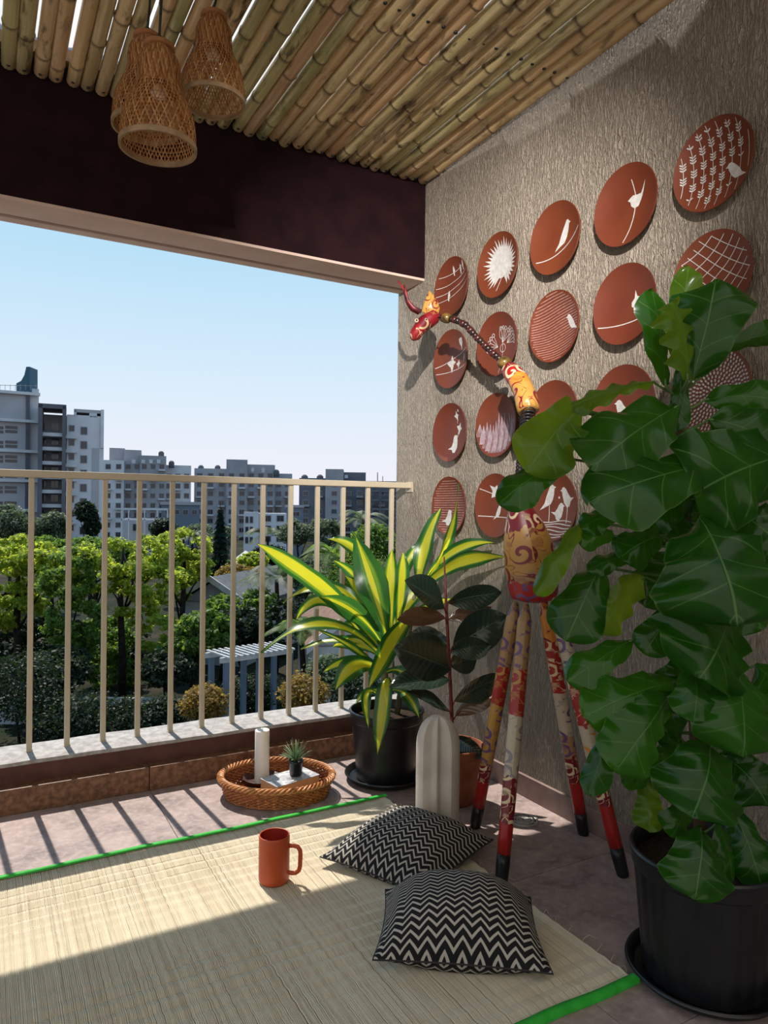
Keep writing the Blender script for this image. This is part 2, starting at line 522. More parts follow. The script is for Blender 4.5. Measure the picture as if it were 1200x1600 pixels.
for i in range(ns):
    x = MX0+pitch*(i+.5); dz = rs.uniform(-.0003, .0006); hw = pitch*.56; dx0 = rs.uniform(-.0006, .0006)
    c = rs.random(); ext = rs.uniform(-.002, .002)
    b = len(vs)
    for j, y in enumerate(ys):
        z = mat_z(x, y)+dz; xx = x+dx0+.0007*math.sin(y*9+i)
        vs += [(xx-hw, y, z-.001), (xx, y, z+.0011), (xx+hw, y, z-.001)]
        uvs += [(c, 0)]*3
    for j in range(NY):
        for k in range(2):
            q = b+j*3+k
            fs.append((q, q+1, q+4, q+3))
mb = MB(); mb.add(vs, fs, uvs)
mb.build('reeds', M_reed, mat_root, smooth=False, kind='stuff')
# solid underside so no light leaks between reeds
mb = MB(); mb.box((MX0, MY0+.004, .0005), (MX1, MY1-.004, .0035)); mb.build('underside', M_reed, mat_root, smooth=False)
mb = MB()
y = MY0+.03
while y < MY1-.02:
    path = [(lerp(MX0, MX1+.001, i/70), y+.0015*math.sin(i*.9), mat_z(lerp(MX0, MX1, i/70), y)+.0006) for i in range(71)]
    mb.tube(path, .0009, 4, up=(0, 0, 1)); y += .046
mb.build('warp_threads', M_thread, mat_root, kind='stuff')
for yy, s in ((MY0, 1), (MY1, -1)):
    mb = MB(); vs, fs = [], []
    for i in range(121):
        x = lerp(MX0, MX1+.004, i/120); wv = .0022*math.sin(x*13+yy)+.0012*math.sin(x*31)
        z = mat_z(x, yy)
        ya, yb = yy+wv-s*.004, yy+wv+s*.0165
        vs += [(x, ya, .0008), (x, ya, z+.0035), (x, (ya+yb)/2, z+.0052), (x, yb, z+.0042), (x, yb, z+.001)]
    for i in range(120):
        for k in range(4): fs.append((i*5+k, (i+1)*5+k, (i+1)*5+k+1, i*5+k+1))
    fs.append((600, 601, 602, 603, 604)); fs.append((4, 3, 2, 1, 0))
    mb.add(vs, fs); mb.build('green_binding', M_green, mat_root)
# loose thread ends along the short side
y = MY0+.03; mb = None
while y < MY1-.02:
    mb = MB(); L = rs.uniform(.012, .045); a = rs.uniform(-1.0, 1.0); c = rs.uniform(-1.2, 1.2)
    path = [(MX1+L*t*math.cos(a*t+c*.3), y+L*t*math.sin(a+c*t), .0025+.012*math.sin(math.pi*t)*rs.uniform(.3, 1)) for t in (0, .2, .4, .6, .8, 1)]
    mb.tube(path, .0009, 5); mb.build('fringe_thread', M_thread, mat_root); y += .046

# ------------------------------------------------------------------ mug
M_mug = varied('rust_glaze', (.42, .062, .014), (.48, .075, .018), 8, .42, .5)
M_mug_in = plain('mug_inside_glaze', (.26, .02, .012), .35)
mp = at_z(428, 1376, .009)
mug = empty('coffee_mug', mp, 'rust red cylindrical mug with a squared handle standing on the mat', 'mug')
R_, Hh = .043, .131
mb = MB(); mb.lathe([(0, 0), (R_-.008, 0), (R_-.003, .002), (R_-.0005, .007), (R_, .02), (R_, Hh-.006), (R_-.0008, Hh-.0015), (R_-.0022, Hh), (R_-.0036, Hh-.0012)], mp, 48)
mb.build('cup', M_mug, mug)
mb = MB(); mb.lathe([(R_-.0036, Hh-.0012), (R_-.0042, Hh-.006), (R_-.0044, .012), (R_-.010, .006), (0, .0055)], mp, 48)
mb.build('cup_inside', M_mug_in, mug)
hd = (CR*1.0); hd = Vector((hd.x, hd.y, 0)).normalized()
hd = (hd + Vector((CF.x, CF.y, 0))*-.10).normalized()
pts = [(R_-.002, .100), (R_+.012, .1015), (R_+.024, .099), (R_+.0305, .090), (R_+.032, .078), (R_+.031, .045), (R_+.028, .033), (R_+.019, .026), (R_+.008, .0245), (R_-.002, .026)]
mb = MB()
fine = []
for i in range(len(pts)-1):
    for t in (0, .34, .67): fine.append((lerp(pts[i][0], pts[i+1][0], t), lerp(pts[i][1], pts[i+1][1], t)))
fine.append(pts[-1])
mb.tube([mp+hd*a+Vector((0, 0, b)) for a, b in fine], .0062, 12, flat=.72, up=(0, 0, 1))
mb.build('handle', M_mug, mug)

# ------------------------------------------------------------------ cushions
def chevron(name, nu, nv, amp):
    g = NG(name)
    uv = g.n('ShaderNodeUVMap'); sep = g.n('ShaderNodeSeparateXYZ', Vector=uv.outputs[0])
    co = g.coord('Object')
    w = g.noise(co, 30, 2)
    tri = g.m('PINGPONG', g.m('MULTIPLY', sep.outputs[0], nu*2), 1.0)
    t = g.m('FRACT', g.m('ADD', g.m('ADD', g.m('MULTIPLY', sep.outputs[1], nv), g.m('MULTIPLY', tri, amp)), g.m('MULTIPLY', w, .10)))
    d = g.m('ABSOLUTE', g.m('SUBTRACT', t, .5))
    mk = g.smooth(d, .195, .155)
    fine = g.noise(g.vm('MULTIPLY', uv.outputs[0], (600, 600, 1)).outputs[0], 1, 2)
    wc = g.mix(fine, (.36, .335, .30), (.52, .49, .45)); bc = g.mix(fine, (.006, .006, .008), (.020, .019, .022))
    return g.done(g.pbsdf(g.mix(mk, bc, wc), .85, .2, g.bump(g.m('ADD', fine, mk), .25, .0015)))
def cushion(name, corners, thick, mat, label, swap=False, sag=0, pinch=.06):
    """corners: front-left, front-right, back-right, back-left (3D, mid seam)"""
    c = [Vector(p) for p in corners]
    ctr = sum(c, Vector())/4
    root = empty(name, (ctr.x, ctr.y, 0), label, 'cushion', 'black and white zigzag cushions on the mat')
    n = 36; vs, uvs, fs = [], [], []
    rr = random.Random(name)
    def P(u, v, side):
        x, y = 2*u-1, 2*v-1
        # edges pull inwards between the corners
        xs = x*(1-pinch*(1-y*y)*abs(x)**3); ys_ = y*(1-pinch*(1-x*x)*abs(y)**3)
        uu, vv = (xs+1)/2, (ys_+1)/2
        p = (c[0]*(1-uu)+c[1]*uu)*(1-vv)+(c[3]*(1-uu)+c[2]*uu)*vv
        prof = max(0, (1-abs(x)**2.4))*max(0, (1-abs(y)**2.4))
        h = thick*prof**.72*(1+.05*math.sin(5*x+2*y)*math.cos(4*y-x))
        nrm = (c[1]-c[0]).cross(c[3]-c[0]).normalized()
        q = p+nrm*h*side*(1.0 if side > 0 else .60)
        if q.z < .0098: q.z = .0098+.15*min(0, 0)
        # fine gathers near the seam
        e = max(abs(x), abs(y))
        if side > 0: q += nrm*(.0022*max(0, e-.7)/.3*math.sin(38*(x if abs(y) > abs(x) else y)))*(1 if e < .99 else 0)
        return q
    for side in (1, -1):
        b = len(vs)
        for i in range(n+1):
            for j in range(n+1):
                # denser sampling towards the seam
                u = .5-.5*math.cos(math.pi*i/n); v = .5-.5*math.cos(math.pi*j/n)
                vs.append(P(u, v, side)); uvs.append((v, u) if swap else (u, v))
        for i in range(n):
            for j in range(n):
                q = (b+i*(n+1)+j, b+(i+1)*(n+1)+j, b+(i+1)*(n+1)+j+1, b+i*(n+1)+j+1)
                fs.append(q if side > 0 else q[::-1])
    mb = MB(); mb.add(vs, fs, uvs); mb.build('cover', mat, root)
    ring = []
    for (a, b_) in ((0, 1), (1, 2), (2, 3), (3, 0)):
        for i in range(24):
            t = i/24
            u, v = [(t, 0), (1, t), (1-t, 1), (0, 1-t)][a]
            ring.append(P(u, v, 1))
    mb = MB(); mb.tube(ring, .0022, 6, closed=True, up=(0, 0, 1)); mb.build('seam', M_cush_seam, root)
    return root
M_cush_seam = plain('cushion_seam', (.025, .024, .026), .9)
M_chev1 = chevron('zigzag_weave_a', 12, 20, .9)
M_chev2 = chevron('zigzag_weave_b', 10, 21, .95)
L, Rr = at_z(500, 1339, .035), at_z(771, 1312, .055)
ctr = (L+Rr)/2; dd = (Rr-L).normalized(); pp = Vector((dd.y, -dd.x, 0)).normalized()
Fr = ctr+pp*.225+Vector((0, 0, -.022)); Bk = ctr-pp*.215+Vector((0, 0, .02))
cushion('zigzag_cushion', [L, Fr, Rr, Bk], .100, M_chev1, 'black and white zigzag cushion at the back, one corner pointing at the mug')
cs = [at_z(582, 1500, .048), at_z(864, 1522, .034), at_z(829, 1402, .058), at_z(602, 1390, .075)]
cushion('zigzag_cushion', cs, .125, M_chev2, 'black and white zigzag cushion in front, lying against the other cushion')

# ------------------------------------------------------------------ wicker tray and what lies in it
M_wick = varied('wicker', (.24, .062, .016), (.46, .15, .04), 60, .38, .5, per_obj=0, detail=2)
M_wick_l = varied('wicker_light', (.38, .13, .035), (.60, .27, .09), 60, .38, .5, detail=2)
bc = at_z(432, 1240, 0); 
ex = Vector((CR.x, CR.y, 0)).normalized(); ey = Vector((CF.x, CF.y, 0)).normalized()
tray = empty('wicker_tray', bc, 'round woven wicker tray holding a candle, a book and a tiny plant', 'tray')
AX, AY, HT = .205, .165, .068
def oval(a, grow, z): return bc+ex*(math.cos(a)*(AX*grow))+ey*(math.sin(a)*(AY*grow))+Vector((0, 0, z))
NST = 44
mb = MB()
for k in range(11):
    z = .007+k*.0056; grow = .90+.10*(z/HT)
    path = []
    for i in range(NST*4):
        a = 2*math.pi*i/(NST*4)
        w = .0042*math.cos(a*NST/1.0*.5*2 + (math.pi if k % 2 else 0))
        path.append(oval(a, grow+w/.185, z+.0006*math.sin(a*7+k)))
    mb.tube(path, .0031, 5, closed=True, up=(0, 0, 1))
mb.build('woven_side', M_wick, tray, kind='stuff')
mb = MB()
for i in range(NST):
    a = 2*math.pi*(i+.0)/NST
    mb.tube([oval(a, .89, .002), oval(a, .945, .035), oval(a, 1.0, HT)], .0026, 5)
mb.build('stakes', M_wick, tray, kind='stuff')
mb = MB()
for s in range(4):
    path = []
    for i in range(300):
        a = 2*math.pi*i/300; t = a*17+s*math.pi/2
        path.append(oval(a, 1.0+.0095*math.cos(t)/.185, HT+.002+.0075*math.sin(t)))
    mb.tube(path, .0040, 6, closed=True, up=(0, 0, 1))
mb.build('braided_rim', M_wick_l, tray)
mb = MB()
for k in range(20):
    gsc = .04+k*.046
    path = [oval(2*math.pi*i/90, gsc, .0045+.0016*math.cos(2*math.pi*i/90*22+(math.pi if k % 2 else 0))) for i in range(90)]
    mb.tube(path, .0042, 4, closed=True, up=(0, 0, 1))
mb.build('woven_base', M_wick, tray)

M_darkwood = varied('dark_dish', (.045, .022, .022), (.085, .042, .04), 25, .4, .5)
dc = at_z(409, 1222, .012); dc.z = .0105
dish = empty('candle_dish', dc, 'dark brown round dish under the white pillar candle', 'dish')
mb = MB(); mb.lathe([(0, 0), (.050, 0), (.062, .006), (.070, .020), (.071, .023), (.068, .0235), (.060, .012), (.048, .007), (0, .006)], dc, 40); mb.build('bowl', M_darkwood, dish)
M_wax = None
g = NG('candle_wax')
M_wax = g.done(g.pbsdf((.86, .83, .78), .45, .4, None, 0, Subsurface__Weight=.35, Subsurface__Radius=(.02, .012, .008), Subsurface__Scale=.5))
cc = dc+Vector((0, 0, .006)); 
top = .195
cand = empty('pillar_candle', cc, 'tall white pillar candle standing in the wicker tray', 'candle')
mb = MB(); mb.lathe([(0, 0), (.0265, 0), (.0275, .003), (.0275, top-.003), (.0262, top), (.020, top-.002), (.010, top-.004), (0, top-.0045)], cc, 36); mb.build('wax', M_wax, cand)
mb = MB(); mb.tube([cc+Vector((0, 0, top-.006)), cc+Vector((.001, 0, top+.003)), cc+Vector((.003, .001, top+.007))], .0011, 6); mb.build('wick', plain('wick', (.05, .045, .04), .9), cand)

# book: cover print is a blurred grey photograph with orange page edge facing the room
g = NG('book_cover_print')
uv = g.n('ShaderNodeUVMap')
n1 = g.noise(uv.outputs[0], 4.5, 4, .6, 1.2)
col = g.ramp(n1, [(.40, (.70, .69, .70)), (.5, (.30, .31, .36)), (.58, (.60, .60, .62)), (.7, (.14, .15, .19))])
M_cover = g.done(g.pbsdf(col, .35, .5))
g = NG('page_edges')
sep = g.n('ShaderNodeSeparateXYZ', Vector=g.coord('Object'))
ln = g.noise(g.n('ShaderNodeCombineXYZ', X=0.0, Y=0.0, Z=g.m('MULTIPLY', sep.outputs[2], 2200)).outputs[0], 1, 1)
M_pages = g.done(g.pbsdf(g.mix(ln, (.60, .36, .16), (.80, .56, .30)), .7))
zt = .052
q = [at_z(393, 1221, zt), at_z(440, 1227, zt), at_z(507, 1209, zt), at_z(470, 1197, zt)]
c0 = sum(q, Vector())/4
# square the corners up
ax = ((q[2]-q[1])+(q[3]-q[0])).normalized(); ay = Vector((-ax.y, ax.x, 0))
lx = .5*((q[2]-q[1]).length+(q[3]-q[0]).length)*.92; ly = .5*(abs((q[0]-q[1]).dot(ay))+abs((q[3]-q[2]).dot(ay)))
book = empty('book', (c0.x, c0.y, .0105), 'thick book with grey photographic cover lying in the wicker tray', 'book')
def bk(u, v, z): return c0+ax*(u*lx/2)+ay*(v*ly/2)+Vector((0, 0, z-zt))
def slab(mb, e, z0, z1, uv=False):
    vs = [bk(-e, -e, z0), bk(e, -e, z0), bk(e, e, z0), bk(-e, e, z0), bk(-e, -e, z1), bk(e, -e, z1), bk(e, e, z1), bk(-e, e, z1)]
    mb.add(vs, [(0,3,2,1),(4,5,6,7),(0,1,5,4),(1,2,6,5),(2,3,7,6),(3,0,4,7)], [(0,0),(1,0),(1,1),(0,1)]*2)
mb = MB(); slab(mb, .97, .0135, zt-.002); mb.build('pages', M_pages, book, smooth=False)
mb = MB(); slab(mb, 1.0, zt-.002, zt); mb.build('front_cover', M_cover, book, smooth=False)
mb = MB(); slab(mb, 1.0, .0115, .0135); mb.build('back_cover', M_cover, book, smooth=False)

# tiny spiky plant on the book
M_blackpot = varied('black_plastic', (.006, .0065, .0085), (.012, .0125, .015), 15, .36, .5)
M_soil = varied('soil', (.02, .013, .009), (.05, .034, .024), 80, .95, .1, bump=.8, bscale=120, bdist=.004)
g = NG('airplant_leaf')
uv = g.n('ShaderNodeUVMap'); sep = g.n('ShaderNodeSeparateXYZ', Vector=uv.outputs[0])
col = g.mix(sep.outputs[1], (.07, .20, .08), (.34, .46, .26))
M_tuft = g.done_leaf(g.pbsdf(col, .5), col, .25)
tp = at_z(462, 1211, zt); tp.z = zt
tiny = empty('tiny_spiky_plant', tp, 'tiny spiky green plant in a small black pot on the book', 'potted plant')
mb = MB(); mb.lathe([(0, 0), (.021, 0), (.0225, .002), (.0275, .050), (.029, .050), (.029, .056), (.0265, .056), (.025, .046), (0, .046)], tp, 28); mb.build('pot', M_blackpot, tiny)
rt = random.Random(9)
for i in range(44):
    a = i*2.399+rt.uniform(-.2, .2); lean = .12+.95*(i/44)**.8
    L_ = .088-.03*(i/44)+rt.uniform(-.008, .008)
    d = Vector((math.cos(a), math.sin(a), 0))
    pts = [tp+Vector((0, 0, .048))+d*(.006*(i/44)) + d*(L_*t*math.sin(lean*(.6+.5*t))) + Vector((0, 0, L_*t*math.cos(lean*(.6+.5*t)))) for t in (0, .25, .5, .75, 1)]
    mb = MB(); mb.tube(pts, [.0034, .0036, .0030, .0020, .0003], 5, flat=.45, up=Vector((0, 0, 1)).cross(d)); mb.build('leaf', M_tuft, tiny)

# ------------------------------------------------------------------ floor drain
M_drain = plain('drain_steel', (.42, .40, .39), .45, .5, .3)
dp = at_z(818, 1282, 0)
dr = empty('floor_drain', dp, 'round slotted metal drain cover set in the floor behind the giraffe', 'drain')
mb = MB(); mb.lathe([(.050, .0002), (.050, .004), (.044, .0045), (.042, .003)], dp, 40); mb.build('ring', M_drain, dr)
mb = MB(); mb.lathe([(0, .0006), (.043, .0006)], dp, 40); mb.build('drain_shade_disc', plain('drain_shade', (.02, .02, .02), .9), dr)  # flat dark disc painted for the shade below the slats
for r in (.012, .022, .032):
    mb = MB(); mb.lathe([(r-.003, .001), (r-.003, .0035), (r+.003, .0035), (r+.003, .001)], dp, 32); mb.build('ring_slat', M_drain, dr)
for k in range(6):
    a = k*math.pi/3; d = Vector((math.cos(a), math.sin(a), 0)); n_ = Vector((-d.y, d.x, 0))
    mb = MB(); mb.obox(dp+d*.004-n_*.002+Vector((0, 0, .001)), d*.039, n_*.004, (0, 0, .0028)); mb.build('spoke', M_drain, dr, smooth=False)

# ------------------------------------------------------------------ fluted concrete ornament
M_conc = varied('cream_cement', (.50, .44, .38), (.62, .56, .49), 12, .85, .2, bump=.35, bscale=90, bdist=.003)
sp = at_z(683, 1300, 0)
orn = empty('fluted_ornament', sp, 'cream dome-topped fluted cement ornament standing behind the cushions', 'ornament')
ht = .382; prof = []
for i in range(15): prof.append((1.0, ht*.74*i/14))
for i in range(1, 15):
    t = i/14; prof.append((max(.0, math.cos(t*math.pi/2)**.72), ht*(.74+.26*math.sin(t*math.pi/2))))
RO = .072; a0 = math.atan2(-CF.y, -CF.x)
def flut(a, t):
    s = abs(math.sin((a-a0)*2.0))      # four lobes: ridge facing the room
    P3 = 2*math.pi/3
    d = (a-a0+.12) % P3; d = min(d, P3-d)/(P3/2)   # 0 at ridge .. 1 between
    if d < .62: return .93-.34*math.sin(d/.62*math.pi)**.75+.07*(d/.62)
    return 1.0
mb = MB(); mb.lathe([(r*RO, h) for r, h in prof], sp, 96, fn=flut)
auto_smooth(mb.build('fluted_body', M_conc, orn), 28)
# ------------------------------------------------------------------ terracotta wall plates
g = NG('terracotta_plate')
oi = g.n('ShaderNodeObjectInfo')
n1 = g.noise(g.coord('Object'), 9, 3)
col = g.mix(n1, (.125, .025, .009), (.185, .045, .016))
col = g.mix(g.m('MULTIPLY', oi.outputs['Random'], .5), col, (.095, .014, .008))
M_terra = g.done(g.pbsdf(col, .5, .4))
M_white = varied('white_slip', (.46, .43, .41), (.58, .55, .52), 60, .6, .4)
PR = .1235
def dish_h(r):   # r in 0..1 -> height of the inner surface above the wall
    return .016+.0215*max(0, (r-.30)/.70)**1.8
plate_prof = [(0, dish_h(0))]+[(PR*t/12, dish_h(t/12)) for t in range(1, 13)]+[(PR*1.006, dish_h(1)-.0015), (PR*1.004, dish_h(1)-.0045), (PR*.985, dish_h(1)-.0075), (PR*.80, .016), (PR*.55, .006), (PR*.5, .0012), (0, .0012)]
mb = MB(); mb.lathe(plate_prof, (0, 0, 0), 56, axis='X')
o = mb.build('dish', M_terra); auto_smooth(o, 50); dish_me = o.data; bpy.data.objects.remove(o)
mb = MB(); mb.tube([(-.0125, .022*math.cos(a), .022*math.sin(a)) for a in [i*math.pi/12 for i in range(24)]], .0012, 5, closed=True)

BIRD_A = [(-1,-.95),(-.55,-.42),(-.40,0),(-.2,.4),(0,.72),(.18,.95),(.38,.98),(.52,.86),(.72,.78),(.52,.68),(.46,.3),(.32,-.15),(.08,-.5),(-.25,-.62)]
BIRD_B = [(-1,.12),(-.45,.10),(-.1,.45),(.12,.80),(.35,.98),(.6,.92),(.7,.78),(.92,.68),(.7,.60),(.66,.25),(.48,-.35),(.1,-.72),(-.25,-.6),(-.42,-.2)]
BIRD_C = [(-.9,1.0),(-.35,.25),(.1,.28),(.45,.35),(.68,.25),(.95,.1),(.7,-.05),(.62,-.35),(.3,-.6),(-.1,-.55),(-.35,-.2),(-.5,.05)]
TRI = [(-.75,.2),(-.1,.45),(.15,.95),(.38,.35),(.8,.15),(.4,-.1),(.15,-.9),(-.15,-.3)]
class Motif:
    def __init__(s): s.polys = []
    def poly(s, pts, c=(0, 0), sc=1.0, rot=0, flip=False, sx=1.0):
        cr, sr = math.cos(rot), math.sin(rot); out = []
        for x, y in pts:
            x = -x if flip else x
            x *= sx
            out.append((c[0]+sc*(x*cr-y*sr), c[1]+sc*(x*sr+y*cr)))
        s.polys.append(out); return s
    def line(s, pts, w=.012):
        n = len(pts)
        L, R = [], []
        for i in range(n):
            a, b = pts[max(i-1, 0)], pts[min(i+1, n-1)]
            dx, dy = b[0]-a[0], b[1]-a[1]; l = math.hypot(dx, dy) or 1
            nx, ny = -dy/l*w/2, dx/l*w/2
            L.append((pts[i][0]+nx, pts[i][1]+ny)); R.append((pts[i][0]-nx, pts[i][1]-ny))
        for i in range(n-1): s.polys.append([L[i], L[i+1], R[i+1], R[i]])
        return s
    def chord(s, fn, w=.014, n=26, lim=.955):
        seg = []
        for i in range(n+1):
            x = -1+2*i/n; y = fn(x)
            if x*x+y*y < lim*lim: seg.append((x, y))
            else:
                if len(seg) > 1: s.line(seg, w)
                seg = []
        if len(seg) > 1: s.line(seg, w)
        return s
    def vchord(s, fn, w=.014, n=26, lim=.955):
        seg = []
        for i in range(n+1):
            y = -1+2*i/n; x = fn(y)
            if x*x+y*y < lim*lim: seg.append((x, y))
        if len(seg) > 1: s.line(seg, w)
        return s
    def ell(s, c, a, b, rot=0, n=8):
        return s.poly([(a*math.cos(2*math.pi*k/n), b*math.sin(2*math.pi*k/n)) for k in range(n)], c, 1, rot)
    def ring(s, c, r, w, n=14, sy=1.0):
        p = [(c[0]+r*math.cos(2*math.pi*k/n), c[1]+sy*r*math.sin(2*math.pi*k/n)) for k in range(n+1)]
        return s.line(p, w)
    def mesh(s, lift=0.0):
        bm = bmesh.new()
        lay = bm.verts.layers.float.new('h')
        for pi, p in enumerate(s.polys):
            p = [(x/ max(1, math.hypot(x, y)/.985), y/max(1, math.hypot(x, y)/.985)) for x, y in p]
            # drop repeats
            q = [p[0]]
            for a in p[1:]:
                if math.hypot(a[0]-q[-1][0], a[1]-q[-1][1]) > 1e-4: q.append(a)
            if math.hypot(q[0][0]-q[-1][0], q[0][1]-q[-1][1]) < 1e-4: q.pop()
            if len(q) < 3: continue
            vs = [bm.verts.new((x, y, 0)) for x, y in q]
            for v_ in vs: v_[lay] = (pi % 37)*.00002
            try: bm.faces.new(vs)
            except ValueError: pass
        bmesh.ops.triangulate(bm, faces=bm.faces[:])
        for _ in range(3):
            es = [e for e in bm.edges if e.calc_length() > .16]
            if not es: break
            bmesh.ops.subdivide_edges(bm, edges=es, cuts=1)
            bmesh.ops.triangulate(bm, faces=[f for f in bm.faces if len(f.verts) > 3])
        for v in bm.verts:
            u, w = v.co.x, v.co.y; r = min(1, math.hypot(u, w))
            v.co = Vector((-(dish_h(r)+.0006+v[lay]+lift), -u*PR, w*PR))
        bmesh.ops.recalc_face_normals(bm, faces=bm.faces)
        for f in bm.faces:
            if f.normal.x > 0: f.normal_flip()
        me = bpy.data.meshes.new('white_motif'); bm.to_mesh(me); bm.free()
        me.materials.append(M_white); return me
PY = [2.512, 2.199, 1.882, 1.570, 1.266]
PZ = [2.005, 1.698, 1.386, 1.075]
M_scratch = varied('scratched_slip', (.26, .12, .10), (.36, .19, .165), 60, .65, .3)
M_lav = varied('lavender_slip', (.24, .17, .19), (.34, .26, .28), 60, .65, .3)
def plate(c, r, mo, label, extra=None):
    root = empty('wall_plate', (XW, PY[c], PZ[r]), label, 'plate', 'terracotta plates hung in a grid on the wall')
    d = link_mesh('dish', dish_me, root)
    if mo is not None and mo.polys: link_mesh('white_motif', mo.mesh(.0009 if extra else 0.0), root)
    if extra:
        me = extra[0].mesh(); me.materials.clear(); me.materials.append(extra[1]); link_mesh('scratched_lines', me, root)
    return root
rq = random.Random(21)
# row 1
mo = Motif()
for y, s in ((.50, .10), (.20, .16), (-.03, .22), (-.25, .25)): mo.chord(lambda x, y=y, s=s: y+s*x+.10*x*x, .018)
for c in ((.02, .56), (.45, .50), (.66, .58)): mo.poly([(-.1,-1),(-.35,-.2),(-.25,.6),(0,1),(.2,.7),(.35,0),(.12,-.4),(.15,-1)], c, .17)
mo.poly([(-.1,-1),(-.35,-.2),(-.25,.6),(0,1),(.2,.7),(.35,0),(.12,-.4),(.15,-1)], (-.30, -.22), .19)
plate(0, 0, mo, 'terracotta plate with small white birds on four wires, topmost beside the beam')
mo = Motif()
for k in range(30):
    a = math.radians(-62+ (304)*k/29); 
    L_ = .80+.06*math.sin(k*2.1); b = .105
    mo.poly([(.05, .0), (.40, b*.72), (L_, 0), (.40, -b*.72)], (.05, .02), 1, a)
mo.ell((.06, .02), .42, .42, n=22)
mo.line([(.05, -.40), (-.05, -.62), (-.10, -.78)], .03)
plate(1, 0, mo, 'terracotta plate with one large white spiky palm leaf')
mo = Motif().chord(lambda x: -.42+.28*x+.26*x*x, .028)
mo.poly(BIRD_A, (.25, .02), .42, -.1, sx=.8)
plate(2, 0, mo, 'terracotta plate with a white bird perched on one curved branch')
mo = Motif().line([(-.05, -.93), (.08, -.6), (.18, -.25), (.22, -.05)], .03)
mo.poly(BIRD_C, (.28, .10), .36, 0, flip=True, sx=.9)
mo.line([(.22, .2), (.16, .45), (.12, .62)], .025)
plate(3, 0, mo, 'terracotta plate with a white bird, tail up, on a thin upright stem')
mo = Motif()
for k in range(8):
    x0 = -.84+.235*k
    mo.vchord(lambda y, x0=x0: x0+.12*(1-y*y)-.06, .014)
    y = -.8+.11*(k % 3)
    while y < .85:
        xx = x0+.12*(1-y*y)-.06
        for q_ in range(3):
            yy = y+q_*.06
            if math.hypot(xx, yy) < .86 and not (.30 < xx < .85 and -.55 < yy < -.05):
                mo.ell((xx-.04, yy+.02), .046, .017, 2.5, 6); mo.ell((xx+.04, yy+.02), .046, .017, .6, 6)
        y += .32
mo.poly(BIRD_A, (.50, -.34), .30, .25, flip=True)
plate(4, 0, mo, 'terracotta plate with rows of white leafy vines and a bird, top right')
# row 2
mo = Motif()
mo.chord(lambda x: .02+.22*x, .022); mo.chord(lambda x: -.40+.05*x*x+.06*x, .022)
mo.poly([(-.5,.75),(.1,.9),(.55,.8),(.5,.2),(.25,-.3),(.1,-.95),(-.05,-.3),(-.45,.2)], (.52, .42), .24)
mo.poly(TRI, (-.12, -.16), .34); mo.poly(TRI, (.30, -.22), .17); mo.poly([(-.1,-1),(-.3,0),(0,1),(.3,0)], (.72, -.06), .18)
plate(0, 1, mo, 'terracotta plate with four white birds on two lines, crossed by the giraffe shadow')
mo = Motif()
for c, base in (((-.42, .12), (-.10, -.05)), ((.30, .40), (.12, .05)), ((.68, .18), (.35, .0))):
    for k in range(5):
        a = math.atan2(c[1]-base[1], c[0]-base[0])+(-.5+.25*k)*1.2
        t = (base[0]+.42*math.cos(a), base[1]+.42*math.sin(a))
        mo.line([base, t], .016); mo.ring((base[0]+.46*math.cos(a), base[1]+.46*math.sin(a)), .055, .018, 8)
mo.ring((.12, .35), .14, .016, 12, 1.3); mo.ring((.15, -.12), .13, .016, 12, 1.0)
mo.vchord(lambda y: .15+.05*y if y < .1 else 2, .014)
plate(1, 1, mo, 'terracotta plate with fine outlined white flowers, behind the giraffe neck')
ln = Motif(); mo = Motif()
for k in range(24):
    y = -.90+.078*k
    ln.chord(lambda x, y=y: y+.04*math.sin(3*x+y*2)+.10*x, .026)
mo.poly(BIRD_A, (.62, -.02), .30, .2, flip=True)
plate(2, 1, mo, 'terracotta plate covered in pale wavy lines with a small white bird at its edge', (ln, M_scratch))
mo = Motif().chord(lambda x: -.46+.04*x+.10*x*x, .024)
mo.poly(BIRD_B, (.33, .02), .30, -1.2, flip=False)
plate(3, 1, mo, 'terracotta plate with a white chick above one plain line, beside the top leaf')
mo = Motif()
for k in range(7):
    o_ = -.9+.3*k
    mo.chord(lambda x, o_=o_: o_+.75*x+.25*x*x, .018); mo.chord(lambda x, o_=o_: o_-.85*x+.2*x*x, .018)
mo.poly(BIRD_B, (-.05, -.62), .26); mo.poly(BIRD_B, (.28, -.60), .22, flip=True)
plate(4, 1, mo, 'terracotta plate with a white curved lattice, above the fig leaves')
# row 3
mo = Motif()
mo.poly(BIRD_B, (.12, -.48), .36, .35); mo.poly(TRI, (.40, .10), .24, -.3); mo.poly(TRI, (.28, .52), .20, .1); mo.ell((.44, .70), .045, .045, n=10)
mo.line([(.30, -.12), (.36, 0)], .02); mo.line([(.30, .28), (.30, .36)], .02)
plate(0, 2, mo, 'terracotta plate with three white birds stacked one above another')
mo = Motif(); gl = mo
rg = random.Random(4)
for k in range(13):
    x0 = -.84+.14*k; h = .02+.34*rg.random()+.12*(x0+.5)*(x0 > 0)
    bot = -math.sqrt(max(0, .80-x0*x0)); w = .10
    for q_ in range(5):
        s = -1+.5*q_
        mo.line([(x0+w*.9*s*.9, max(bot, -.86)), (x0+w*s, (bot+h)/2-.1), (x0, h)], .020)
    mo.poly([(-w*.8, max(bot, -.8)), (-w*.8, -.25), (0, h-.08), (w*.8, -.25), (w*.8, max(bot, -.8))], (x0, 0), 1) if k % 2 else None
plate(1, 2, None, 'terracotta plate with a pale fringe of pointed leaves across its lower half', (gl, M_lav))
mo = Motif(); mo.poly(BIRD_A, (.1, -.45), .3)
plate(2, 2, mo, 'terracotta plate, its plain upper half showing above the yellow fig leaf')
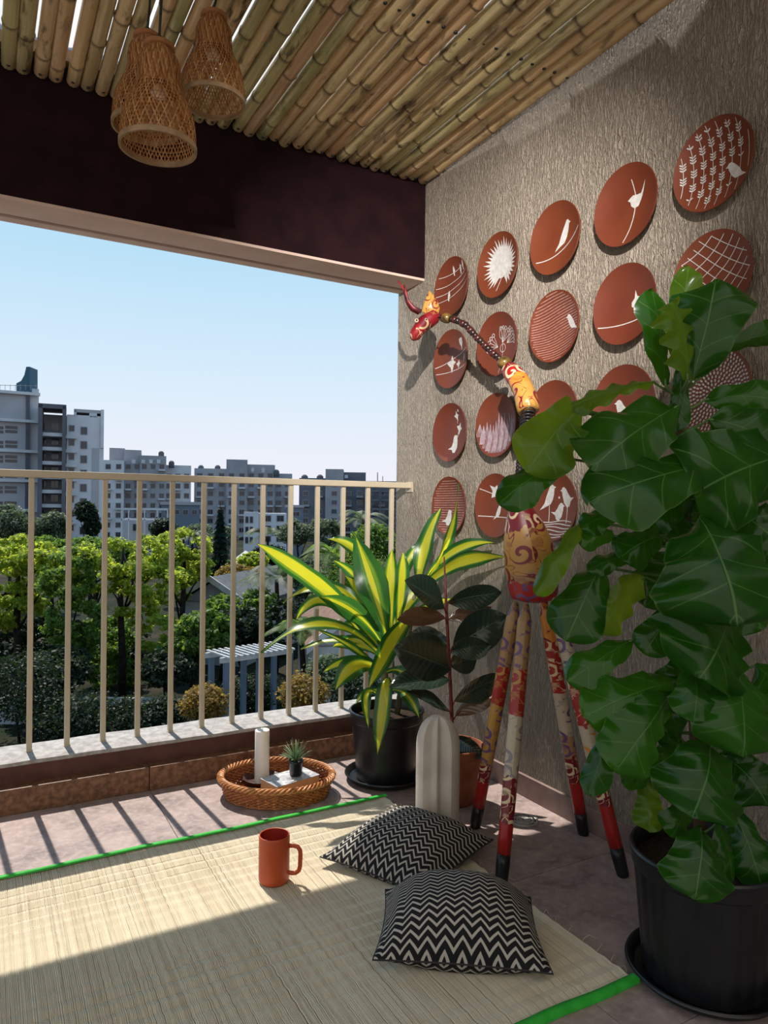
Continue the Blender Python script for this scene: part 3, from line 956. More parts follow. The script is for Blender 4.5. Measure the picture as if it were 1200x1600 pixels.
mo = Motif(); mo.poly(BIRD_B, (-.12, -.12), .30, flip=True); mo.poly(BIRD_B, (.42, -.10), .28)
plate(3, 2, mo, 'terracotta plate with two white birds, half hidden by the big fig leaf')
mo = Motif()
for ri in range(1, 12):
    rr = ri*.083; n = max(6, int(2*math.pi*rr/.088))
    for k in range(n):
        a = 2*math.pi*k/n+ri*.35
        mo.ell((rr*math.cos(a), rr*math.sin(a)), .037, .023, a, 7)
mo.ell((0, 0), .035, .035)
plate(4, 2, mo, 'terracotta plate covered with rings of white dots, far right behind fig leaves')
# row 4
ln = Motif(); mo = Motif()
for k in range(22):
    y = -.90+.083*k
    ln.chord(lambda x, y=y: y, .030, 20)
mo.poly(BIRD_B, (-.18, -.48), .32, .3)
plate(0, 3, mo, 'terracotta plate with pale horizontal stripes behind the upright striped leaf', (ln, M_scratch))
mo = Motif()
mo.chord(lambda x: .28-.34*x, .026); mo.chord(lambda x: -.36-.03*x, .026)
mo.poly(TRI, (-.12, .40), .34, .9); mo.poly(BIRD_A, (.02, -.22), .24)
plate(1, 3, mo, 'terracotta plate with two white lines and birds beside the giraffe body')
mo = Motif()
mo.poly(BIRD_A, (-.22, .22), .38); mo.poly(BIRD_B, (.12, -.22), .30); mo.poly(BIRD_B, (.52, .18), .34, 0, flip=True)
for x in (-.24, .50): mo.line([(x, 0), (x, -.5)], .028)
mo.ell((.16, .22), .035, .035)
for k in range(6): mo.chord(lambda x, k=k: -.46-.085*k+.03*math.sin(5*x+k)+.04*x*x, .026)
plate(2, 3, mo, 'terracotta plate with three white long-legged birds standing on grass')
# ------------------------------------------------------------------ painted wooden giraffe
def paint(name, stops, lines, su, sv, wob=.35, freq=15, thr=.25, rough=.38, bl=.75):
    g = NG(name)
    uv = g.n('ShaderNodeUVMap')
    p = g.vm('MULTIPLY', uv.outputs[0], (su, sv, 1)).outputs[0]
    sep0 = g.n('ShaderNodeSeparateXYZ', Vector=uv.outputs[0])
    w = g.m('MULTIPLY', g.m('SUBTRACT', g.noise(p, 1.3, 3), .5), wob*2.2/sv)
    vv = g.m('ADD', sep0.outputs[1], w)
    base = g.ramp(vv, stops, 'CONSTANT')
    line = g.ramp(vv, lines, 'CONSTANT')
    vo = g.n('ShaderNodeTexVoronoi', Vector=p, Scale=1.0, Randomness=.75, _voronoi_dimensions='2D')
    d = g.vm('SUBTRACT', p, vo.outputs['Position']).outputs[0]
    sp_ = g.n('ShaderNodeSeparateXYZ', Vector=d)
    ang = g.m('ARCTAN2', sp_.outputs[1], sp_.outputs[0])
    dist = vo.outputs['Distance']
    s = g.m('SINE', g.m('ADD', g.m('MULTIPLY', dist, freq), ang))
    keep = g.smooth(g.n('ShaderNodeSeparateColor', Color=vo.outputs['Color']).outputs[0], .30, .34)
    mk = g.m('MULTIPLY', g.m('MULTIPLY', g.smooth(s, thr, thr+.22), g.smooth(dist, .46, .42)), keep)
    # flowing contour lines between the spirals
    nf = g.noise(p, .9, 2, .5, .6)
    cl = g.m('PINGPONG', g.m('MULTIPLY', nf, 7), .5)
    mk2 = g.m('MULTIPLY', g.smooth(cl, .07, .035), g.smooth(dist, .40, .48))
    mk = g.m('MAXIMUM', mk, mk2)
    col = g.mix(mk, base, line)
    blot = g.smooth(g.noise(p, 1.7, 2), .60, .64)
    col = g.mix(g.m('MULTIPLY', blot, bl), col, g.mix(.5, line, base))
    return g.done(g.pbsdf(col, rough, .5))
TAN, YEL, RED, DRED, BEI, ORG, CRE, PUR = (.36, .20, .08), (.46, .235, .05), (.34, .012, .010), (.18, .007, .016), (.50, .40, .29), (.62, .22, .03), (.70, .55, .32), (.13, .06, .16)
fr = [at_z(742, 1293, 0), at_z(783, 1381, 0), at_z(912, 1304, 0), at_z(974, 1369, 0)]
gc = sum(fr, Vector())/4
gir = empty('painted_giraffe', gc, 'tall painted wooden giraffe in red and yellow swirls standing by the wall', 'sculpture')
tops = [at_d(806, 941, 2.255), at_d(822, 943, 2.185), at_d(850, 938, 2.25), at_d(865, 934, 2.185)]
mats = [
 paint('giraffe_leg_tan_yellow', [(0, TAN), (.30, RED), (.48, YEL), (.78, DRED), (.86, RED)], [(0, PUR), (.30, YEL), (.48, PUR), (.78, CRE), (.86, RED)], 1.7, 12),
 paint('giraffe_leg_tan_grey', [(0, TAN), (.27, RED), (.46, BEI), (.70, DRED), (.88, RED)], [(0, PUR), (.27, YEL), (.46, (.25, .2, .22)), (.70, CRE), (.88, RED)], 1.7, 12),
 paint('giraffe_leg_orange', [(0, ORG), (.18, RED), (.42, BEI), (.62, TAN), (.72, DRED), (.84, RED)], [(0, DRED), (.18, CRE), (.42, PUR), (.62, PUR), (.72, CRE), (.84, RED)], 1.7, 12),
 paint('giraffe_leg_beige', [(0, BEI), (.30, RED), (.52, BEI), (.66, DRED), (.83, RED)], [(0, PUR), (.30, CRE), (.52, ORG), (.66, CRE), (.83, RED)], 1.7, 12)]
M_hoof = plain('giraffe_hoof_black', (.006, .005, .006), .45)
for i in range(4):
    a, b = tops[i], fr[i]
    d = b-a
    rads, path = [], []
    for k in range(15):
        t = k/14*.905
        path.append(a+d*t); rads.append(interp([(0, .008), (.012, .0165), (.05, .0215), (.35, .0225), (.7, .0210), (.905, .0195)], t))
    mb = MB(); mb.tube(path, rads, 20, up=-CF); leg = mb.build('leg', mats[i], gir)
    mb = MB(); mb.tube([a+d*t for t in (.90, .93, .97, .992, 1.0)], [.0196, .0198, .0185, .0175, .0165], 20, up=-CF)
    # flat sole on the floor
    mb.v = [(x, y, max(z, 0.0005)) for x, y, z in mb.v]
    mb.build('hoof', M_hoof, leg)
pm = 2.22/FPX
body_px = [(813, 772, 11), (813, 785, 13), (814, 800, 19), (818, 820, 27), (823, 845, 33), (828, 870, 36), (831, 895, 36.5), (833, 915, 35), (834, 928, 33), (834, 936, 29), (834, 941, 12)]
path = [at_d(x, y, 2.22) for x, y, r in body_px]
M_gb = paint('giraffe_body', [(0, TAN), (.10, DRED), (.30, YEL), (.70, TAN), (.80, RED)], [(0, PUR), (.10, CRE), (.30, DRED), (.70, DRED), (.80, PUR)], 5.2, 4.3, .5, 15)
mb = MB(); mb.tube(path, [r*pm for x, y, r in body_px], 32, up=-CF, flat=1.12); mb.build('body', M_gb, gir)
# coil spring between body and neck
spa, spb = at_d(814, 776, 2.23), at_d(826, 640, 2.36)
axis = (spb-spa); u1 = axis.normalized().orthogonal().normalized(); u2 = axis.normalized().cross(u1)
mb = MB(); NT = 26; pth = []
for k in range(NT*14+1):
    t = k/(NT*14); a = 2*math.pi*t*NT
    pth.append(spa+axis*t+(u1*math.cos(a)+u2*math.sin(a))*.0225)
mb.tube(pth, .0024, 5); mb.build('spring', plain('spring_black', (.018, .015, .016), .35), gir)
mb = MB(); mb.tube([spa, spb], .009, 8); mb.build('rod', M_hoof, gir)
nk = [(826, 642, 2.36, 17), (824, 632, 2.37, 18), (819, 612, 2.40, 17), (810, 594, 2.44, 16), (800, 582, 2.475, 14.5), (795, 577, 2.49, 13), (792, 574, 2.50, 5)]
mb = MB(); mb.tube([at_d(x, y, d) for x, y, d, r in nk], [r*d/FPX for x, y, d, r in nk], 24, up=-CF)
mb.build('neck', paint('giraffe_neck', [(0, YEL), (.42, ORG), (.62, RED), (.85, DRED)], [(0, DRED), (.42, DRED), (.62, CRE), (.85, CRE)], 3, 3.2), gir)
M_bead_d = varied('bead_dark', (.010, .004, .004), (.032, .011, .008), 90, .3, .5)
M_bead_r = plain('bead_red', (.055, .009, .008), .3)
M_bead_o = varied('bead_olive', (.03, .022, .008), (.20, .11, .02), 40, .3, .5)
bp = [(788, 567, 2.53), (766, 548, 2.59), (745, 527, 2.65), (728, 508, 2.70), (712, 500, 2.75), (698, 497, 2.79)]
pts = [at_d(*p) for p in bp]
L = [0]
for i in range(1, len(pts)): L.append(L[-1]+(pts[i]-pts[i-1]).length)
def along(s):
    for i in range(1, len(pts)):
        if s <= L[i]: return pts[i-1].lerp(pts[i], (s-L[i-1])/(L[i]-L[i-1]))
    return pts[-1]
mb = MB(); mb.tube(pts+[at_d(684, 496, 2.83)], .003, 6); mb.build('neck_wire', M_hoof, gir)
mb = MB(); mb.sphere(pts[0], .0255, 16, 10, (1, 1, .9)); mb.build('bead', M_bead_o, gir)
mb = MB(); mb.sphere(pts[-1], .0225, 16, 10, (1, 1, .9)); mb.build('bead', M_bead_o, gir)
s = .034; k = 0
while s < L[-1]-.028:
    r = .0118+.0012*(k % 3); mb = MB(); mb.sphere(along(s), r, 10, 8); mb.build('bead', (M_bead_d, M_bead_d, M_bead_r)[k % 3], gir)
    s += .0185; k += 1
HD = 2.85; hp = HD/FPX
hd_px = [(686, 492, 7), (680, 494, 13), (671, 499, 15), (662, 506, 14), (655, 514, 12), (650, 521, 11.5), (647, 526, 10.5), (644, 531, 4)]
M_head = paint('giraffe_head', [(0, (.20, .008, .012)), (.35, (.13, .005, .012)), (.6, (.22, .008, .012))], [(0, (.30, .16, .05)), (.35, (.42, .30, .16)), (.6, (.48, .34, .18))], 2.4, 2.2, .2, 16, .45, .38, 0.0)
mb = MB(); mb.tube([at_d(x, y, HD) for x, y, r in hd_px], [r*hp for x, y, r in hd_px], 20, up=-CF, flat=.85)
head = mb.build('head', M_head, gir)
M_ear = paint('giraffe_ear', [(0, YEL), (.5, YEL)], [(0, DRED), (.5, DRED)], 2, 2, .2, 15)
def pxpoly(pl, d0, thick):
    a = [at_d(x, y, d0) for x, y in pl]; return [p+CF*(-thick) for p in a], [p+CF*thick for p in a]
ear = [(659, 487), (662, 476), (666, 465), (671, 454), (678, 462), (684, 472), (687, 482), (685, 490), (677, 492), (667, 490)]
for off in (-.020, .022):
    fa, ba = pxpoly(ear, HD+off, .003); n = len(ear)
    mid = sum(fa, Vector())/n + CF*.006
    mb = MB(); mb.add(fa+ba+[mid], [tuple([i, (i+1) % n, 2*n]) for i in range(n)]+[tuple(reversed(range(n, 2*n)))]+[(i, n+i, n+(i+1) % n, (i+1) % n) for i in range(n)], [((p[0]-655)/34, (p[1]-452)/40) for p in ear]*2+[(.5, .6)])
    mb.build('ear', M_ear, head)
M_horn = varied('horn_red_black', (.05, .012, .02), (.28, .02, .02), 30, .4)
for off, tip in ((-.012, [(658, 487), (646, 481), (638, 471), (634, 457), (632, 445)]), (.014, [(655, 489), (643, 483), (636, 472), (631, 452), (622, 439)])):
    mb = MB(); mb.tube([at_d(x, y, HD+off) for x, y in tip], [.009, .0085, .0065, .0055, .003], 10); mb.build('horn', M_horn, head)
for (x, y) in ((651, 501), (666, 500)):
    c = at_d(x, y, HD-.030)
    mb = MB(); mb.sphere(c, .0085, 12, 8); e = mb.build('eye', plain('eye_white', (.6, .5, .3), .3), head)
    mb = MB(); mb.sphere(c-CF*.0055, .0045, 10, 6); mb.build('pupil', M_hoof, e)
# ------------------------------------------------------------------ leaves
FIG = [(0, .06), (.05, .26), (.14, .55), (.26, .66), (.40, .68), (.52, .80), (.66, .96), (.76, 1.0), (.85, .94), (.91, .80), (.955, .58), (.985, .34), (1, .05)]
STRAP = [(0, .30), (.15, .36), (.35, .72), (.55, 1.0), (.72, .95), (.86, .62), (.95, .26), (1, .02)]
RUB = [(0, .05), (.08, .34), (.22, .72), (.42, 1.0), (.6, .98), (.78, .76), (.90, .42), (.96, .18), (1, .02)]
def leaf_mesh(B, Mi, T, hw, prof, nrm, roll=0.0, cup=.12, wave=0.0, wn=3, nv=16, nu=8, seed=0, vcup=0.0, fold=0.0, twist=0.0):
    rr = random.Random(seed); ph = rr.uniform(0, 6)
    mb = MB(); vs, uvs, fs = [], [], []
    hv = Vector(nrm)
    for i in range(nv+1):
        v = math.sin(i/nv*math.pi/2)**.85 if prof is FIG else i/nv; c = bez(B, Mi, T, v)
        t = ((Mi-B)*(2*(1-v))+(T-Mi)*(2*v)).normalized()
        n = hv-t*hv.dot(t)
        n = n.normalized() if n.length > 1e-6 else t.orthogonal().normalized()
        if roll or twist: n = Matrix.Rotation(roll+twist*v, 3, t) @ n
        s = t.cross(n)
        w = hw*interp(prof, v)
        for k in range(nu+1):
            u = -1+2*k/nu
            z = cup*u*u*w + fold*abs(u)*w + wave*hw*(abs(u)**1.6)*math.sin(v*wn*2*math.pi+ph+(2.2 if u > 0 else 0)) + .05*hw*math.sin(6*v+3*u+ph)
            vs.append(c+s*(u*w)+n*z); uvs.append((k/nu, v))
    W = nu+1
    for i in range(nv):
        for k in range(nu): fs.append((i*W+k, i*W+k+1, (i+1)*W+k+1, (i+1)*W+k))
    mb.add(vs, fs, uvs); return mb

def leaf_mat(name, c1, c2, vein, nveins=7, trans=.22, tcol=None, rough=.3, spec=.6, under=None, bmp=.16):
    g = NG(name)
    uv = g.n('ShaderNodeUVMap'); sep = g.n('ShaderNodeSeparateXYZ', Vector=uv.outputs[0])
    oi = g.n('ShaderNodeObjectInfo')
    au = g.m('ABSOLUTE', g.m('SUBTRACT', g.m('MULTIPLY', sep.outputs[0], 2), 1))
    n1 = g.noise(g.coord('Object'), 14, 3)
    f = g.m('ADD', g.m('MULTIPLY', n1, .7), g.m('MULTIPLY', oi.outputs['Random'], .5))
    col = g.ramp(f, [(.3, c1), (.8, c2)])
    # side veins curving towards the tip
    ph = g.m('SUBTRACT', sep.outputs[1], g.m('MULTIPLY', g.m('POWER', au, .8), .20))
    tri = g.m('PINGPONG', g.m('MULTIPLY', g.m('ADD', ph, .03), nveins), .5)
    side = g.m('MULTIPLY', g.smooth(tri, .034, .012), g.smooth(au, .96, .80))
    mid = g.smooth(au, .028, .010)
    edge = g.smooth(au, .965, .99)
    vk = g.m('MAXIMUM', g.m('MULTIPLY', side, .75), mid)
    vk2 = g.m('MAXIMUM', vk, g.m('MULTIPLY', edge, .6))
    col2 = g.mix(vk2, col, vein)
    if under:
        geo = g.n('ShaderNodeNewGeometry')
        col2 = g.mix(g.m('MULTIPLY', geo.outputs['Backfacing'], .85), col2, under)
    puff = g.m('SUBTRACT', g.m('MULTIPLY', tri, 1.2), g.m('MULTIPLY', mid, .6))
    sh = g.pbsdf(col2, rough, spec, g.bump(puff, bmp, .006))
    tc = tcol or tuple(min(1, x*2.2) for x in c2)
    return g.done_leaf(sh, g.mix(vk, tc, vein), trans)
M_fig = leaf_mat('fig_leaf', (.004, .042, .003), (.019, .100, .006), (.075, .18, .04), 4.2, .26, (.12, .32, .010), .19, .36)
M_fig_y = leaf_mat('fig_leaf_backlit', (.016, .075, .007), (.045, .135, .011), (.16, .28, .06), 4.2, .42, (.48, .60, .03), .20, .30)  # yellow-green of backlit leaves put into the leaf colour
M_bark = varied('bark_brown', (.06, .035, .02), (.12, .075, .045), 30, .8, .2, stretch=(1, 1, .3), bump=.5, bscale=60)
M_petiole = plain('petiole_green', (.09, .16, .04), .5)

def pot(name_root, base, r0, r1, h, mat, root, ribs=0):
    prof = [(0, 0), (r0*.92, 0), (r0, .006), (lerp(r0, r1, .84), h*.84), (r1*.985, h*.845), (r1*1.0, h*.86), (r1*1.01, h*.955), (r1*1.035, h*.965), (r1*1.04, h*.985), (r1*1.02, h), (r1*.985, h), (r1*.955, h*.97), (r1*.93, h*.86), (0, h*.86)]
    mb = MB()
    fn = None
    if ribs:
        fn = lambda a, t: 1-(.022*(.5+.5*math.cos(a*ribs))**2 if .05 < t < .28 else 0)
    mb.lathe(prof[:-1], base, 176 if ribs else 72, fn=fn)
    p = auto_smooth(mb.build('pot', mat, root), 40)
    mb = MB(); vs = []
    mb.lathe([(0, h*.885), (r1*.3, h*.89), (r1*.6, h*.88), (r1*.94, h*.87)], base, 32); mb.build('soil', M_soil, root)
    return p
def saucer(base, r, label, mat):
    o = empty('plant_saucer', base, label, 'saucer')
    mb = MB(); mb.lathe([(0, 0), (r*.82, 0), (r*.93, .010), (r*.99, .026), (r*1.02, .030), (r*1.03, .027), (r*1.0, .031), (r*.965, .028), (r*.90, .011), (r*.80, .0065), (0, .006)], base, 64)
    auto_smooth(mb.build('tray', mat, o), 40); return o

# ------------------------------------------------------------------ fiddle-leaf fig
FB = at_z(1101, 1526, 0)
saucer(FB, .168, 'wide black saucer under the big pot of the fiddle-leaf fig', M_blackpot)
fig = empty('fiddle_leaf_fig', FB+Vector((0, 0, .0065)), 'tall fiddle-leaf fig with huge glossy dark leaves in a ribbed black pot', 'potted plant')
pot('pot', FB+Vector((0, 0, .0065)), .134, .160, .285, M_blackpot, fig, 22)
FD = (FB-CAM).dot(CF)
tr_px = [(1097, 1345, 0), (1090, 1240, .0), (1084, 1120, .02), (1082, 1000, .03), (1075, 860, .03), (1066, 740, .03), (1060, 640, .03), (1064, 565, .02)]
trunk = [at_d(x, y, FD+.0+dd) for x, y, dd in tr_px]
def trunk_at(py):
    for (a, pa), (b, pb) in zip(zip(tr_px, trunk), zip(tr_px[1:], trunk[1:])):
        if b[1] <= py <= a[1]: return pa.lerp(pb, (a[1]-py)/(a[1]-b[1]))
    return trunk[0] if py > tr_px[0][1] else trunk[-1]
mb = MB(); mb.tube(trunk, [.014, .013, .0125, .012, .011, .010, .008, .005], 10)
FPET = []
# base px, tip px, full width px, base depth offset, tip depth offset, roll deg, bulge (m), backlit colour?
FIGS = [
 (1040, 602, 1020, 452, 56, -.02, .00, 25, .01, 0), (1052, 565, 1076, 416, 42, .02, .03, -20, .02, 1),
 (1074, 594, 1050, 470, 70, -.06, -.10, 25, .03, 1), (1082, 592, 1118, 438, 112, -.03, -.04, -22, .04, 0),
 (1092, 592, 1120, 542, 34, .0, .0, 20, .01, 0), (1118, 552, 1222, 520, 30, .02, .0, 40, .02, 0),
 (1100, 625, 1225, 628, 60, .03, -.03, 10, .02, 0), (1066, 560, 1062, 672, 30, .0, -.02, 20, -.01, 0),
 (1022, 597, 888, 640, 34, -.02, -.05, 40, .03, 1), (905, 640, 822, 738, 92, -.05, -.10, -12, .03, 2),
 (885, 716, 779, 788, 60, -.06, -.08, 20, .02, 0), (880, 640, 836, 700, 50, -.03, -.06, 40, .01, 1),
 (1060, 634, 922, 735, 128, -.06, -.17, 8, .03, 0), (1122, 728, 921, 786, 112, -.10, -.22, 22, .04, 0),
 (1232, 712, 1084, 772, 165, -.05, -.16, -8, .03, 0), (1108, 655, 1215, 700, 90, -.02, -.06, 15, .02, 0),
 (1093, 812, 1150, 978, 205, -.12, -.26, 6, .05, 0), (1150, 958, 1092, 1060, 168, -.08, -.20, -12, .04, 0),
 (938, 884, 884, 1002, 84, -.02, -.06, 12, .02, 0), (1008, 902, 930, 990, 66, -.01, -.04, -18, .02, 1),
 (1052, 952, 1006, 1022, 56, -.02, -.06, 12, .02, 0), (988, 1000, 887, 1066, 54, -.03, -.07, 24, .02, 0),
 (1058, 1064, 911, 1120, 80, -.05, -.13, 16, .03, 0), (1046, 1085, 962, 1208, 96, -.08, -.18, -10, .04, 0),
 (1082, 1045, 1084, 1128, 70, -.09, -.15, 8, .03, 0), (1152, 1045, 1158, 1182, 140, -.08, -.17, -6, .04, 0),
 (1112, 1162, 1082, 1278, 136, -.09, -.18, 6, .04, 0), (958, 1128, 919, 1242, 40, -.03, -.06, 30, .02, 0),
 (1052, 1188, 974, 1226, 46, -.03, -.08, -20, .02, 0), (1012, 1218, 1014, 1300, 46, -.02, -.05, 12, .01, 1),
 (1078, 1252, 1048, 1308, 52, -.03, -.08, -10, .02, 0), (1094, 1294, 1086, 1406, 104, -.12, -.20, 6, .03, 0),
 (1138, 1258, 1192, 1395, 58, -.04, -.12, 14, .03, 0), (1122, 1284, 1144, 1376, 44, -.05, -.10, -24, .02, 0),
 (968, 802, 908, 826, 40, -.02, -.05, 20, .02, 0), (962, 838, 906, 852, 34, -.02, -.05, -10, .02, 0),
 (912, 812, 838, 930, 34, -.03, -.08, 28, .02, 1), (992, 868, 918, 892, 32, -.01, -.03, 20, .02, 0),
 (1034, 836, 968, 872, 62, -.02, -.06, 10, .02, 0), (1062, 858, 1010, 950, 80, .03, .01, 8, .02, 0),
 (1090, 1010, 1050, 1110, 80, .05, .03, 0, .02, 0), (1090, 880, 1130, 960, 90, .05, .02, 10, .02, 0),
 (1080, 760, 1030, 850, 90, .04, .02, 10, .02, 0), (1100, 1130, 1150, 1230, 90, .04, .0, -10, .02, 0),
 (1150, 800, 1235, 880, 110, -.02, -.10, 10, .03, 0), (1180, 1040, 1240, 1120, 100, .0, -.08, 10, .03, 0),
 (1100, 700, 1150, 760, 80, .04, .0, 10, .02, 0), (1060, 1150, 1040, 1220, 70, .03, .02, 0, .02, 0),
 (1115, 905, 1190, 985, 110, .02, -.06, -10, .03, 0), (1085, 780, 1000, 800, 80, .03, .0, 15, .02, 0),
 (1130, 1180, 1200, 1260, 80, .0, -.06, 12, .03, 0), (1075, 1085, 1010, 1140, 80, .02, .0, 12, .02, 0),
]
for i, (bx, by, tx, ty, w, d0, d1, roll, bulge, yg) in enumerate(FIGS):
    B, T = at_d(bx, by, FD+d0), at_d(tx, ty, FD+d1)
    Mi = (B+T)/2 - CF*bulge + Vector((0, 0, bulge*.9))
    rl = math.radians(roll); hw = 1.08*w/2*(FD+(d0+d1)/2)/FPX/max(.5, math.cos(rl))
    mt = (M_fig, M_fig_y, M_fig_y)[yg]
    wv = .13+.09*((i*37) % 5)/5
    if yg: wv *= 1.5
    lm = leaf_mesh(B, Mi, T, hw, FIG, -CF+Vector((0, 0, .25)), rl, -.34 if yg < 2 else .10, wv, 2.5+(i % 3)*.7, 20, 12, i, fold=.0 if yg < 2 else .25)
    lm.build('leaf', mt, fig)
    Q = trunk_at(by+18 if by < 1300 else 1330); Q2 = (Q+B)/2+Vector((0, 0, -.012))
    if (Q-B).length > .006: FPET.append(MB().tube([bez(Q, Q2, B, t/5) for t in range(6)]+[bez(B, Mi, T, .06)], [.0042, .0038, .0034, .0032, .003, .003, .0025], 6))
st = mb.build('trunk', M_bark, fig)
[q_.build('petiole', M_petiole, fig) for q_ in FPET]

# ------------------------------------------------------------------ corn plant with yellow-striped leaves
g = NG('striped_leaf')
uv = g.n('ShaderNodeUVMap'); sep = g.n('ShaderNodeSeparateXYZ', Vector=uv.outputs[0])
au = g.m('ABSOLUTE', g.m('SUBTRACT', g.m('MULTIPLY', sep.outputs[0], 2), 1))
st_ = g.noise(g.vm('MULTIPLY', uv.outputs[0], (14, .7, 1)).outputs[0], 1, 3)
oi = g.n('ShaderNodeObjectInfo')
b = g.m('ADD', g.m('ADD', au, g.m('MULTIPLY', g.m('SUBTRACT', st_, .5), .75)), g.m('MULTIPLY', g.m('SUBTRACT', oi.outputs['Random'], .30), .40))
cY, cG, cD = (.50, .50, .03), (.10, .24, .03), (.015, .085, .018)
col = g.ramp(b, [(.38, cY), (.46, cG), (.56, (.05, .17, .025)), (.66, cD)])
tcol = g.ramp(b, [(.38, (.92, .88, .04)), (.46, (.30, .50, .03)), (.60, (.10, .28, .03)), (.70, (.05, .20, .03))])
M_stripe = g.done_leaf(g.pbsdf(col, .3, .6, g.bump(st_, .2, .002)), tcol, .42)
DB = at_z(603, 1216, 0)
saucer(DB, .158, 'black saucer under the pot of the yellow-striped corn plant', M_blackpot)
dra = empty('corn_plant', DB+Vector((0, 0, .0065)), 'corn plant with long yellow-striped green leaves in a black pot', 'potted plant')
pot('pot', DB+Vector((0, 0, .0065)), .115, .142, .268, M_blackpot, dra, 0)
DD = (DB-CAM).dot(CF)
mb = MB(); mb.tube([at_d(600, 1130, DD), at_d(601, 1060, DD), at_d(602, 990, DD)], [.016, .015, .012], 10); mb.tube([at_d(618, 1130, DD+.03), at_d(632, 1040, DD+.05), at_d(648, 930, DD+.06)], [.012, .011, .008], 10)
mb.build('stem', varied('cane_green', (.10, .11, .05), (.17, .15, .08), 20, .7), dra)
# base, mid, tip px, width px, depth offsets b/m/t, roll
DRA = [
 ((590, 1005), (505, 900), (402, 850), 40, 0, -.10, -.16, -12), ((588, 992), (535, 872), (442, 942), 28, 0, .02, .0, 18),
 ((600, 1012), (565, 945), (498, 932), 36, -.02, -.12, -.18, -10), ((592, 1020), (510, 930), (408, 1020), 30, 0, -.12, -.20, 12),
 ((560, 985), (500, 900), (463, 968), 22, .02, .05, .02, 0), ((604, 1000), (592, 930), (556, 838), 56, -.03, -.05, -.02, 8),
 ((612, 990), (606, 920), (613, 858), 26, .0, -.01, .02, -20), ((620, 990), (628, 920), (630, 862), 24, .02, .04, .05, 30),
 ((598, 950), (585, 880), (550, 830), 26, .04, .06, .06, 10), ((590, 930), (570, 845), (512, 842), 24, .05, .05, .02, 20),
 ((652, 930), (655, 860), (688, 795), 36, .05, .05, .07, -8), ((655, 925), (705, 865), (717, 756), 20, .04, .0, .02, 45),
 ((652, 925), (700, 840), (772, 848), 22, .06, .02, -.05, 20), ((650, 930), (715, 855), (790, 872), 32, .05, -.04, -.12, 14),
 ((595, 1050), (555, 1015), (524, 1078), 40, -.02, -.12, -.16, 6), ((648, 962), (612, 985), (577, 1074), 40, -.05, -.16, -.22, 0),
 ((604, 1062), (606, 1050), (590, 1180), 34, -.10, -.18, -.20, 6), ((590, 1085), (562, 1060), (576, 1138), 18, -.06, -.16, -.18, 0),
 ((596, 1050), (560, 1010), (496, 984), 18, .0, -.05, -.05, 10), ((612, 1078), (640, 1075), (655, 1122), 24, -.06, -.14, -.17, 0),
 ((602, 1000), (640, 930), (672, 905), 30, .02, .06, .08, 10), ((604, 990), (575, 930), (540, 900), 30, .06, .08, .06, -10),
 ((600, 1030), (560, 990), (520, 1010), 26, .0, .05, .06, 0), ((606, 1020), (640, 990), (690, 1010), 28, .0, .04, .02, 10),
 ((600, 1000), (610, 940), (640, 880), 26, .06, .10, .12, 0), ((602, 1010), (560, 960), (530, 985), 26, .04, .10, .08, 0),
 ((596, 1000), (545, 935), (470, 905), 20, .06, .04, .0, 20), ((600, 990), (575, 900), (520, 875), 22, .08, .10, .08, -15),
 ((594, 1015), (535, 985), (470, 1015), 18, .04, .06, .04, 10), ((606, 1000), (650, 950), (705, 935), 20, .05, .04, .02, 30),
 ((598, 1040), (545, 1020), (505, 1050), 18, -.02, -.06, -.06, 20), ((606, 980), (620, 900), (655, 845), 22, .06, .08, .10, -25),
 ((604, 1050), (632, 1035), (655, 1085), 26, -.02, -.08, -.10, 0), ((598, 1080), (575, 1075), (555, 1100), 18, .0, -.05, -.08, 0),
]
for i, (b, m_, t, w, d0, d1, d2, roll) in enumerate(DRA):
    B, Mi, T = at_d(*b, DD+d0), at_d(*m_, DD+d1), at_d(*t, DD+d2)
    rl = math.radians(roll); hw = .9*w/2*(DD+d1)/FPX/max(.5, math.cos(rl))
    leaf_mesh(B, Mi, T, hw, STRAP, -CF+Vector((0, 0, .35)), rl, .10, .16, 2.2, 20, 8, 50+i, fold=.14, twist=(-.7, .5, -.3, .8, .0)[i % 5]).build('leaf', M_stripe, dra)

